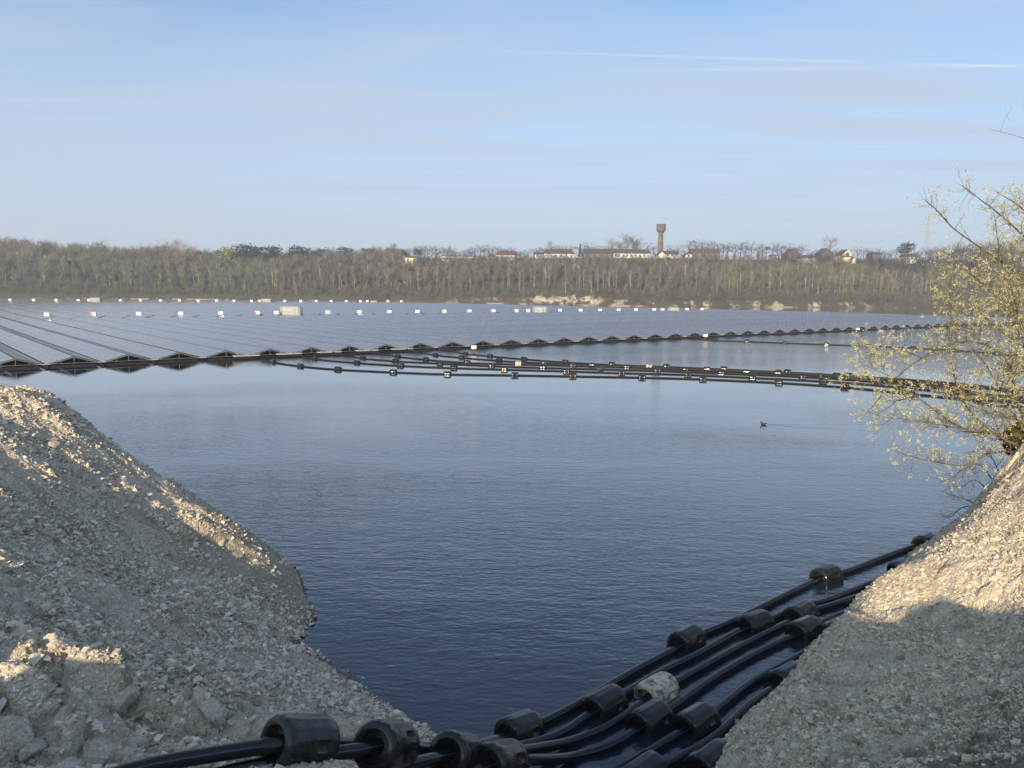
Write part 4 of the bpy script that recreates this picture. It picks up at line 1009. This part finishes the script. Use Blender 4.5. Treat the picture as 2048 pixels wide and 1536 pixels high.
# ---- pylon and power lines
y = 900; zb = 30; pt_ = at_y(1858.5, 425, y); x = pt_.x; H = pt_.z-zb
py_ = thing('pylon', 'tall pale lattice electricity pylon behind the trees at the right', 'pylon', (x, y, zb)); m = MB(); n = 12
M_PYL = mat('pylon_steel', (.30,.33,.36), .6)
def hw(s): return 3.6*(1-s)**1.1+.35
for i in range(n):
    s0 = i/n; s1 = (i+1)/n
    c0 = [(sx_*hw(s0), sy*hw(s0), H*s0) for sx_, sy in ((-1,-1),(1,-1),(1,1),(-1,1))]; c1 = [(sx_*hw(s1), sy*hw(s1), H*s1) for sx_, sy in ((-1,-1),(1,-1),(1,1),(-1,1))]
    for q in range(4):
        m.bar(c0[q], c1[q], .16); m.bar(c0[q], c1[(q+1) % 4], .09); m.bar(c1[q], c1[(q+1) % 4], .09)
m.build('lattice_tower', M_PYL, py_)
arms = [(.93, 7), (.80, 10), (.68, 13)]
for s, w in arms:
    m = MB()
    for q in (-1, 1):
        m.bar((0, 0, H*s+1.2), (q*w, 0, H*s), .13); m.bar((q*.5, -.6, H*s), (q*w, 0, H*s), .12)
    m.build('cross_arm', M_PYL, py_)
labs = ['uppermost', 'second', 'third', 'fourth', 'fifth', 'lowest']; kk = 0
for s, w in arms:
    for q in (-1, 1):
        a = Vector((x+q*w, y, zb+H*s)); far_px = at_y(1600, 498+kk*3.0, 1500); pts = []
        for i in range(25):
            u = i/24; p = a.lerp(far_px, u); p.z -= 4*15*u*(1-u)*.35; pts.append(p)
        V, F = tube_arrays(pts, .06, 3); o = link('power_line', make_mesh('power_line', V, [F], [M_PYL])); tag(o, f'{labs[kk]} thin power line running left from the pylon', 'power line', 'power lines from the pylon'); kk += 1

# ------------------------------------------------------------------ willow
M_BARK = noisy('willow_bark', (.08,.07,.045), (.17,.15,.09), 6, .9); M_TWIG = noisy('willow_twig', (.09,.08,.045), (.17,.15,.08), 5, .8)
mc = mat('catkin', (.55,.52,.24), .8, 0, .2); t = NT(mc); rp = t.n('ShaderNodeNewGeometry').outputs['Random Per Island']
t.l(t.ramp(rp, [(0, (.22,.22,.10)), (.5, (.47,.45,.24)), (1, (.72,.68,.42))]), t.b.inputs['Base Color'])
mc.node_tree.nodes['Principled BSDF'].inputs['Subsurface Weight'].default_value = 0
wr = random.Random(9); woV = []; woF = []; twV = []; twF = []; cat = []
def addtube(LV, LF, pts, rad, n):
    V, F = tube_arrays(pts, rad, n); b = sum(len(v) for v in LV); LV.append(V); LF.append(F+b)
def rvec(s): return Vector((wr.gauss(0, s), wr.gauss(0, s), wr.gauss(0, s)))
def grow(p, d, L, r0, lvl, dens):
    n = max(3, int(L/.14)); pts = [p.copy()]; step = L/n
    for i in range(n):
        d = (d+rvec(.13)+Vector((0, 0, .035 if lvl < 3 else .05))).normalized(); p = p+d*step; pts.append(p.copy())
    rad = [r0*(1-.7*i/n) for i in range(n+1)]
    addtube(*((woV, woF) if r0 > .02 else (twV, twF)), pts, rad, 5 if r0 > .02 else 3)
    if lvl >= 3 or L < .35:
        if wr.random() < .15: dens = 0
        for i in range(1+n//2, n+1):
            for _ in range(3):
                if wr.random() < dens*.85: cat.append((pts[i]+rvec(.022), (d+rvec(.5)).normalized()))
        if wr.random() < dens*.9:
            for _ in range(10): cat.append((pts[-1]+rvec(.04), (d+rvec(.6)).normalized()))
        return
    nb = int(L/(.13 if lvl == 2 else .22))+1
    for _ in range(nb):
        i = wr.randint(1, n); dd = (pts[i]-pts[i-1]).normalized(); q = (dd*.65+rvec(.55)).normalized()
        grow(pts[i], q, L*wr.uniform(.28, .55) if lvl < 2 else wr.uniform(.2, .55), max(.004, rad[i]*.55), lvl+1, dens)
root = at_y(2075, 925, 26.8)
limbs = [  # pixel path, forward distances, start radius, catkin density, sub-branch density
 ([(2060,900),(2010,880),(1985,866),(1928,858),(1880,828),(1842,800),(1805,778),(1790,770)], 26.6, 25.6, .055, .55),
 ([(2075,900),(2040,820),(2022,740),(1995,703),(1942,683),(1885,694),(1845,715),(1790,757),(1752,805),(1733,828)], 27, 25.8, .05, .40),
 ([(1985,866),(1952,836),(1925,800),(1908,750),(1899,690),(1903,640),(1900,590),(1893,540)], 26.6, 26.2, .04, .5),
 ([(2110,800),(2120,640),(2048,560),(1990,515),(1950,488),(1905,455),(1878,425),(1852,402)], 27.6, 26.6, .06, .35),
 ([(2120,640),(2090,520),(2045,470),(1995,425),(1955,395),(1925,372)], 27.6, 26.8, .05, .5),
 ([(2075,900),(2010,800),(1975,735),(1940,690),(1905,640),(1880,600)], 26.8, 25.8, .035, .6),
 ([(2110,760),(2048,655),(1990,590),(1945,550),(1910,520)], 27.2, 26.4, .045, .65),
 ([(2050,905),(1985,905),(1930,930),(1880,925),(1830,915),(1800,905)], 26.4, 25.2, .03, .45),
 ([(1928,858),(1880,850),(1830,842),(1790,836),(1765,850)], 26.0, 25.2, .03, .7),
 ([(1842,800),(1800,800),(1770,820),(1745,835)], 25.8, 25.2, .02, .7),
 ([(1845,715),(1800,700),(1765,712),(1735,705)], 26, 25.6, .02, .75),
 ([(1790,757),(1755,740),(1730,715),(1718,690)], 25.9, 25.5, .012, .8),
 ([(1790,770),(1750,765),(1715,755),(1672,760)], 25.6, 25.2, .014, .8),
 ([(2120,700),(2060,700),(2000,660),(1950,620),(1905,610)], 27.4, 26.6, .04, .7),
 ([(2120,640),(2110,520),(2075,450),(2035,410),(1995,385)], 27.8, 27, .05, .8),
 ([(2110,520),(2095,470),(2070,420),(2050,390)], 27.6, 27, .03, .8),
 ([(2110,760),(2060,740),(2010,760),(1960,790),(1920,800)], 27.2, 26, .035, .55),
 ([(2075,900),(2060,800),(2050,700),(2030,600),(2000,500),(1990,440)], 27, 27, .05, .7),
 ([(2100,880),(2040,840),(1990,830),(1940,810),(1890,790),(1850,770)], 26.6, 25.6, .035, .6),
 ([(2120,600),(2070,560),(2020,540),(1980,560),(1940,590)], 27.6, 27, .03, .7),
 ([(2180,500),(2130,340),(2080,290),(2048,277),(2022,269),(1995,262)], 28, 27, .02, .05),
 ([(2140,640),(2180,500),(2160,380),(2120,320)], 28, 28, .06, .6),
]
for P, ya, yb, r0, dens in limbs:
    n = len(P); ctrl = [at_y(a, b_, ya+(yb-ya)*i/(n-1)) for i, (a, b_) in enumerate(P)]
    pts = catmull(ctrl, .12); rad = [r0*(1-.75*i/len(pts)) for i in range(len(pts))]; addtube(woV, woF, pts, rad, 6)
    L = sum((pts[i+1]-pts[i]).length for i in range(len(pts)-1)); k = int(L*6.8) if dens > .1 else 2
    for _ in range(k):
        i = wr.randint(len(pts)//6, len(pts)-2); T = (pts[i+1]-pts[i]).normalized(); d = (T*.6+rvec(.6)).normalized()
        if proj(pts[i])[0] > 2100 and wr.random() < .6: continue
        grow(pts[i], d, wr.uniform(.4, 1.15)*(1.25-i/len(pts)*.6), max(.006, rad[i]*.5), 2, dens)
    i = len(pts)-1; grow(pts[i], (pts[i]-pts[i-1]).normalized(), .5, .008, 3, dens)
wil = thing('willow', 'leaning willow with yellow catkins overhanging the water at the right', 'tree', (root.x, root.y, root.z))
off = np.array(tuple(root))
link('trunk', make_mesh('trunk', np.concatenate(woV)-off, [np.concatenate(woF)], [M_BARK], smooth=True), wil)
link('twigs', make_mesh('twigs', np.concatenate(twV)-off, [np.concatenate(twF)], [M_TWIG]), wil)
P = np.array([tuple(c[0]) for c in cat])-off; D = np.array([tuple(c[1]) for c in cat]); n = len(P); r = np.random.default_rng(4)
S = np.cross(D, r.normal(0, 1, (n, 3))); S /= np.linalg.norm(S, axis=1)[:, None]; W = np.cross(D, S); L = r.uniform(.015, .038, n)[:, None]; q = L*.42
V = np.stack([P-D*L, P+S*q, P+W*q, P-S*q, P-W*q, P+D*L], 1).reshape(-1, 3)
f = np.array([(0,2,1),(0,3,2),(0,4,3),(0,1,4),(5,1,2),(5,2,3),(5,3,4),(5,4,1)]); F = (f[None]+(np.arange(n)*6)[:, None, None]).reshape(-1, 3)
link('catkins', make_mesh('catkins', V, [F], [mc]), wil)
print('catkins', n)
# dead branches at the slope's edge
dV = []; dF = []
woV_, woF_, twV_, twF_, cat_ = woV, woF, twV, twF, cat
woV = []; woF = []; twV = []; twF = []; cat = []
for P_ in ([(1965,1020),(1940,1003),(1905,990),(1880,982)], [(1958,1012),(1925,1015),(1900,1035),(1884,1030)], [(1985,990),(1950,960),(1920,975),(1895,960)], [(1995,975),(1960,930),(1925,940),(1905,955),(1880,965)], [(2005,960),(1975,905),(1930,905)]):
    n = len(P_); pts = catmull([at_y(a, b_, 27.9-1.2*i/(n-1)) for i, (a, b_) in enumerate(P_)], .1); addtube(woV, woF, pts, [.022*(1-.7*i/len(pts)) for i in range(len(pts))], 5)
    for _ in range(12):
        i = wr.randint(2, len(pts)-2); grow(pts[i], (((pts[i+1]-pts[i]).normalized())*.7+rvec(.5)).normalized(), wr.uniform(.3, .8), .008, 2, 0)
db = thing('dead_branches', 'tangle of dark leafless branches sticking out over the water below the willow', 'branches', tuple(at_y(1965, 1020, 27.9))); off = np.array(tuple(db.location))
M_DEAD = noisy('dead_wood', (.035,.03,.025), (.08,.07,.06), 6)
LV = woV+twV; LF = []; b_ = 0
nW = sum(len(v) for v in woV)
F = np.concatenate([np.concatenate(woF)]+([np.concatenate(twF)+nW] if twF else []))
link('branches', make_mesh('branches', np.concatenate(LV)-off, [F], [M_DEAD]), db)

# mossy clod of roots at the foot of the willow
c = at_y(2052, 868, 27.4); n = 40; V = []; F = []
for i in range(n+1):
    for j in range(n):
        a = PI*i/n; b_ = 2*PI*j/n; d = Vector((math.sin(a)*math.cos(b_), math.sin(a)*math.sin(b_), math.cos(a)))
        k = 1+.5*(float(fbm(np.array(d.x*2.5+d.z), np.array(d.y*2.5+d.z*1.7), 4, 6))-.5)+.22*(float(fbm(np.array(d.x*9+d.z*3), np.array(d.y*9+d.z*5), 3, 9))-.5)
        V.append((d.x*1.05*k, d.y*1.0*k, d.z*.85*k))
for i in range(n):
    for j in range(n): F.append((i*n+j, (i+1)*n+j, (i+1)*n+(j+1) % n, i*n+(j+1) % n))
mm = mat('mossy_soil', (.05,.04,.03), .95, 0, .1); t = NT(mm); g = t.n('ShaderNodeNewGeometry'); s = t.n('ShaderNodeSeparateXYZ'); t.l(g.outputs['Normal'], s.inputs[0])
nz_ = t.noise(t.geo(), 9, 5, .7); kx = t.math('ADD', s.outputs[2], t.math('MULTIPLY', nz_, .8)); 
t.l(t.mix(t.ramp(kx, [(.55, 0.0), (.85, 1.0)]), t.ramp(nz_, [(.35, (.03,.022,.015)), (.7, (.11,.08,.05))]), (.13,.12,.03)), t.b.inputs['Base Color']); t.l(t.bump(nz_, 1, .08), t.b.inputs['Normal'])
o = link('root_clod', make_mesh('root_clod', V, F, [mm], smooth=True)); o.location = c+Vector((.35, 0, -.25)); tag(o, 'dark mossy clod of soil and roots at the foot of the willow', 'root clod')
# roots hanging from it
# ------------------------------------------------------------------ coot
def skin(name, chain, m, parent=None, sub=2):
    me = bpy.data.meshes.new(name); me.from_pydata([c[0] for c in chain], [(i, i+1) for i in range(len(chain)-1)], [])
    o = link(name, me, parent); o.modifiers.new('skin', 'SKIN'); 
    for v, c in zip(me.skin_vertices[0].data, chain): v.radius = c[1]
    me.skin_vertices[0].data[0].use_root = True
    s = o.modifiers.new('sub', 'SUBSURF'); s.levels = s.render_levels = sub; me.materials.append(m); return o
p = at_z(1526, 849.5, 0); ct = thing('water_bird', 'small dark water bird swimming left and trailing a faint wake', 'bird', (p.x, p.y, 0)); ct.scale = (1.1,)*3
M_BIRD = mat('feathers_dark', (.02,.019,.018), .7); M_BIRDB = mat('feathers_brown', (.07,.055,.04), .8)
skin('body', [((.24,0,.10), (.02,.02)), ((.16,0,.07), (.06,.045)), ((.05,0,.045), (.10,.075)), ((-.06,0,.05), (.09,.075)), ((-.12,0,.10), (.045,.04)), ((-.14,0,.17), (.033,.033)), ((-.155,0,.205), (.042,.042)), ((-.175,0,.205), (.03,.03))], M_BIRD, ct)
MB().bar((-.20, 0, .205), (-.255, 0, .195), .014, 6, .004).build('beak', mat('beak_white', (.8,.78,.72), .5), ct)
m = MB().bar((.16, .055, .085), (-.02, .095, .075), .02, 6, .045); m.bar((.16, -.055, .085), (-.02, -.095, .075), .02, 6, .045); m.build('wings', M_BIRDB, ct, smooth=True)
# wake: low crests in the water
V = []; F = []
for s, ang in ((1, R(4)), (-1, R(-17))):
    b0 = len(V); n = 60
    for i in range(n+1):
        d = .3+i*.13; x_ = p.x+d*math.cos(ang); y_ = p.y+d*math.sin(ang)+.05*math.sin(i*.5); hgt = .012*(1-i/n*.8); wdt = .05+.002*i
        for q, z_ in ((-1, -.01), (-.4, hgt*.7), (0, hgt), (.4, hgt*.7), (1, -.01)): V.append((x_-q*wdt*math.sin(ang), y_+q*wdt, z_))
    for i in range(n):
        for q in range(4): F.append((b0+i*5+q, b0+(i+1)*5+q, b0+(i+1)*5+q+1, b0+i*5+q+1))
tag(link('wake', make_mesh('wake', V, F, [mw], smooth=True)), kind='structure')

# ------------------------------------------------------------------ light, sky, air
SUN_AZ = 201.0; SUN_EL = 17.0
sd = Vector((math.sin(R(SUN_AZ))*math.cos(R(SUN_EL)), math.cos(R(SUN_AZ))*math.cos(R(SUN_EL)), math.sin(R(SUN_EL))))
sl = bpy.data.lights.new('sun', 'SUN'); sl.energy = 4.7; sl.angle = R(.5); sl.color = (1.0, .80, .56)
so = bpy.data.objects.new('sun', sl); COL.objects.link(so); so.rotation_euler = sd.to_track_quat('Z', 'Y').to_euler(); so.location = (0, 0, 60)
w = bpy.data.worlds.new('World'); scene.world = w; w.use_nodes = True; nt = w.node_tree; bg = nt.nodes['Background']
class W2(NT):
    def __init__(s): s.t = nt; s.b = None
t = W2()
sky_n = t.n('ShaderNodeTexSky'); sky_n.sky_type = 'NISHITA'; sky_n.sun_disc = False; sky_n.sun_elevation = R(SUN_EL); sky_n.sun_rotation = R(SUN_AZ)
sky_n.air_density = 1.0; sky_n.dust_density = 1.0; sky_n.ozone_density = 3.2
tc = t.n('ShaderNodeTexCoord'); sp_ = t.n('ShaderNodeSeparateXYZ'); t.l(tc.outputs['Generated'], sp_.inputs[0])
zc_ = t.math('MAXIMUM', sp_.outputs[2], .04); ux = t.math('DIVIDE', sp_.outputs[0], zc_); uy = t.math('DIVIDE', sp_.outputs[1], zc_)
cb = t.n('ShaderNodeCombineXYZ'); t.l(ux, cb.inputs[0]); t.l(uy, cb.inputs[1])
def mapn(scale, rot, scl=1):
    mp = t.n('ShaderNodeMapping'); mp.inputs['Scale'].default_value = scale; mp.inputs['Rotation'].default_value = (0, 0, rot); t.l(cb.outputs[0], mp.inputs[0]); return mp.outputs[0]
c1 = t.noise(mapn((.35, .9, 1), R(22)), .9, 7, .6, .9); c2 = t.noise(mapn((.10, .9, 1), R(-6)), 1.6, 7, .6, .3)
cfade = t.n('ShaderNodeMapRange'); cfade.inputs[1].default_value = .06; cfade.inputs[2].default_value = .2; t.l(sp_.outputs[2], cfade.inputs[0])
cl = t.math('ADD', t.math('MULTIPLY', t.ramp(c1, [(.40, 0.0), (.64, 1.0)]), .62), t.math('MULTIPLY', t.ramp(c2, [(.45, 0.0), (.70, 1.0)]), .5))
# veil thickens towards the horizon
ve = t.n('ShaderNodeMapRange'); ve.inputs[1].default_value = .0; ve.inputs[2].default_value = .36; ve.inputs[3].default_value = .97; ve.inputs[4].default_value = .06; t.l(sp_.outputs[2], ve.inputs[0])
fac = t.math('ADD', ve.outputs[0], t.math('MULTIPLY', t.math('MULTIPLY', cl, cfade.outputs[0]), .68), clamp=True)
# two contrails: thin bands on great circles
def trail(pa, pb, wdt, amp, x0):
    a = ray(*pa); b_ = ray(*pb); nrm = a.cross(b_).normalized()
    vm = t.n('ShaderNodeVectorMath', operation='DOT_PRODUCT'); t.l(tc.outputs['Generated'], vm.inputs[0]); vm.inputs[1].default_value = tuple(nrm)
    k = t.math('DIVIDE', t.math('ABSOLUTE', vm.outputs['Value']), wdt); k = t.math('SUBTRACT', 1.0, k, clamp=True)
    e = t.n('ShaderNodeMapRange'); e.inputs[1].default_value = (x0-1024)/FPX; e.inputs[2].default_value = (x0-1024)/FPX+.25; t.l(sp_.outputs[0], e.inputs[0])
    brk = t.ramp(t.noise(tc.outputs['Generated'], 9, 4, .6), [(.35, .3), (.6, 1.0)])
    return t.math('MULTIPLY', t.math('MULTIPLY', t.math('MULTIPLY', k, k), e.outputs[0]), t.math('MULTIPLY', brk, amp))
tr = t.math('ADD', trail((850,98), (1350,113), .0026, .42, 800), trail((1200,143), (2000,131), .0036, .36, 1080))
col = t.mix(fac, sky_n.outputs[0], (2.95, 3.5, 4.35))
col = t.mix(tr, col, (4.6, 4.9, 5.3)); nt.links.new(col, bg.inputs[0]); bg.inputs[1].default_value = .125

mhz = bpy.data.materials.new('air'); mhz.use_nodes = True; nn = mhz.node_tree.nodes; nn.clear()
out = nn.new('ShaderNodeOutputMaterial'); pv = nn.new('ShaderNodeVolumePrincipled'); mhz.node_tree.links.new(pv.outputs[0], out.inputs['Volume'])
pv.inputs['Density'].default_value = .0004; pv.inputs['Color'].default_value = (.86, .92, 1, 1); pv.inputs['Anisotropy'].default_value = 0.2
HAZE = True
if HAZE:
    hz = MB().box((0, 410, 35), (1900, 1260, 84)).build('haze', mhz); tag(hz, kind='stuff'); tag(hz, 'thin pale haze hanging over the lake', 'haze')

vs = scene.view_settings; vs.view_transform = 'Standard'; vs.look = 'None'; vs.gamma = 1; vs.use_curve_mapping = False; vs.exposure = 0.57
scene.cycles.max_bounces = 6; scene.cycles.volume_bounces = 1; scene.cycles.caustics_reflective = False; scene.cycles.caustics_refractive = False
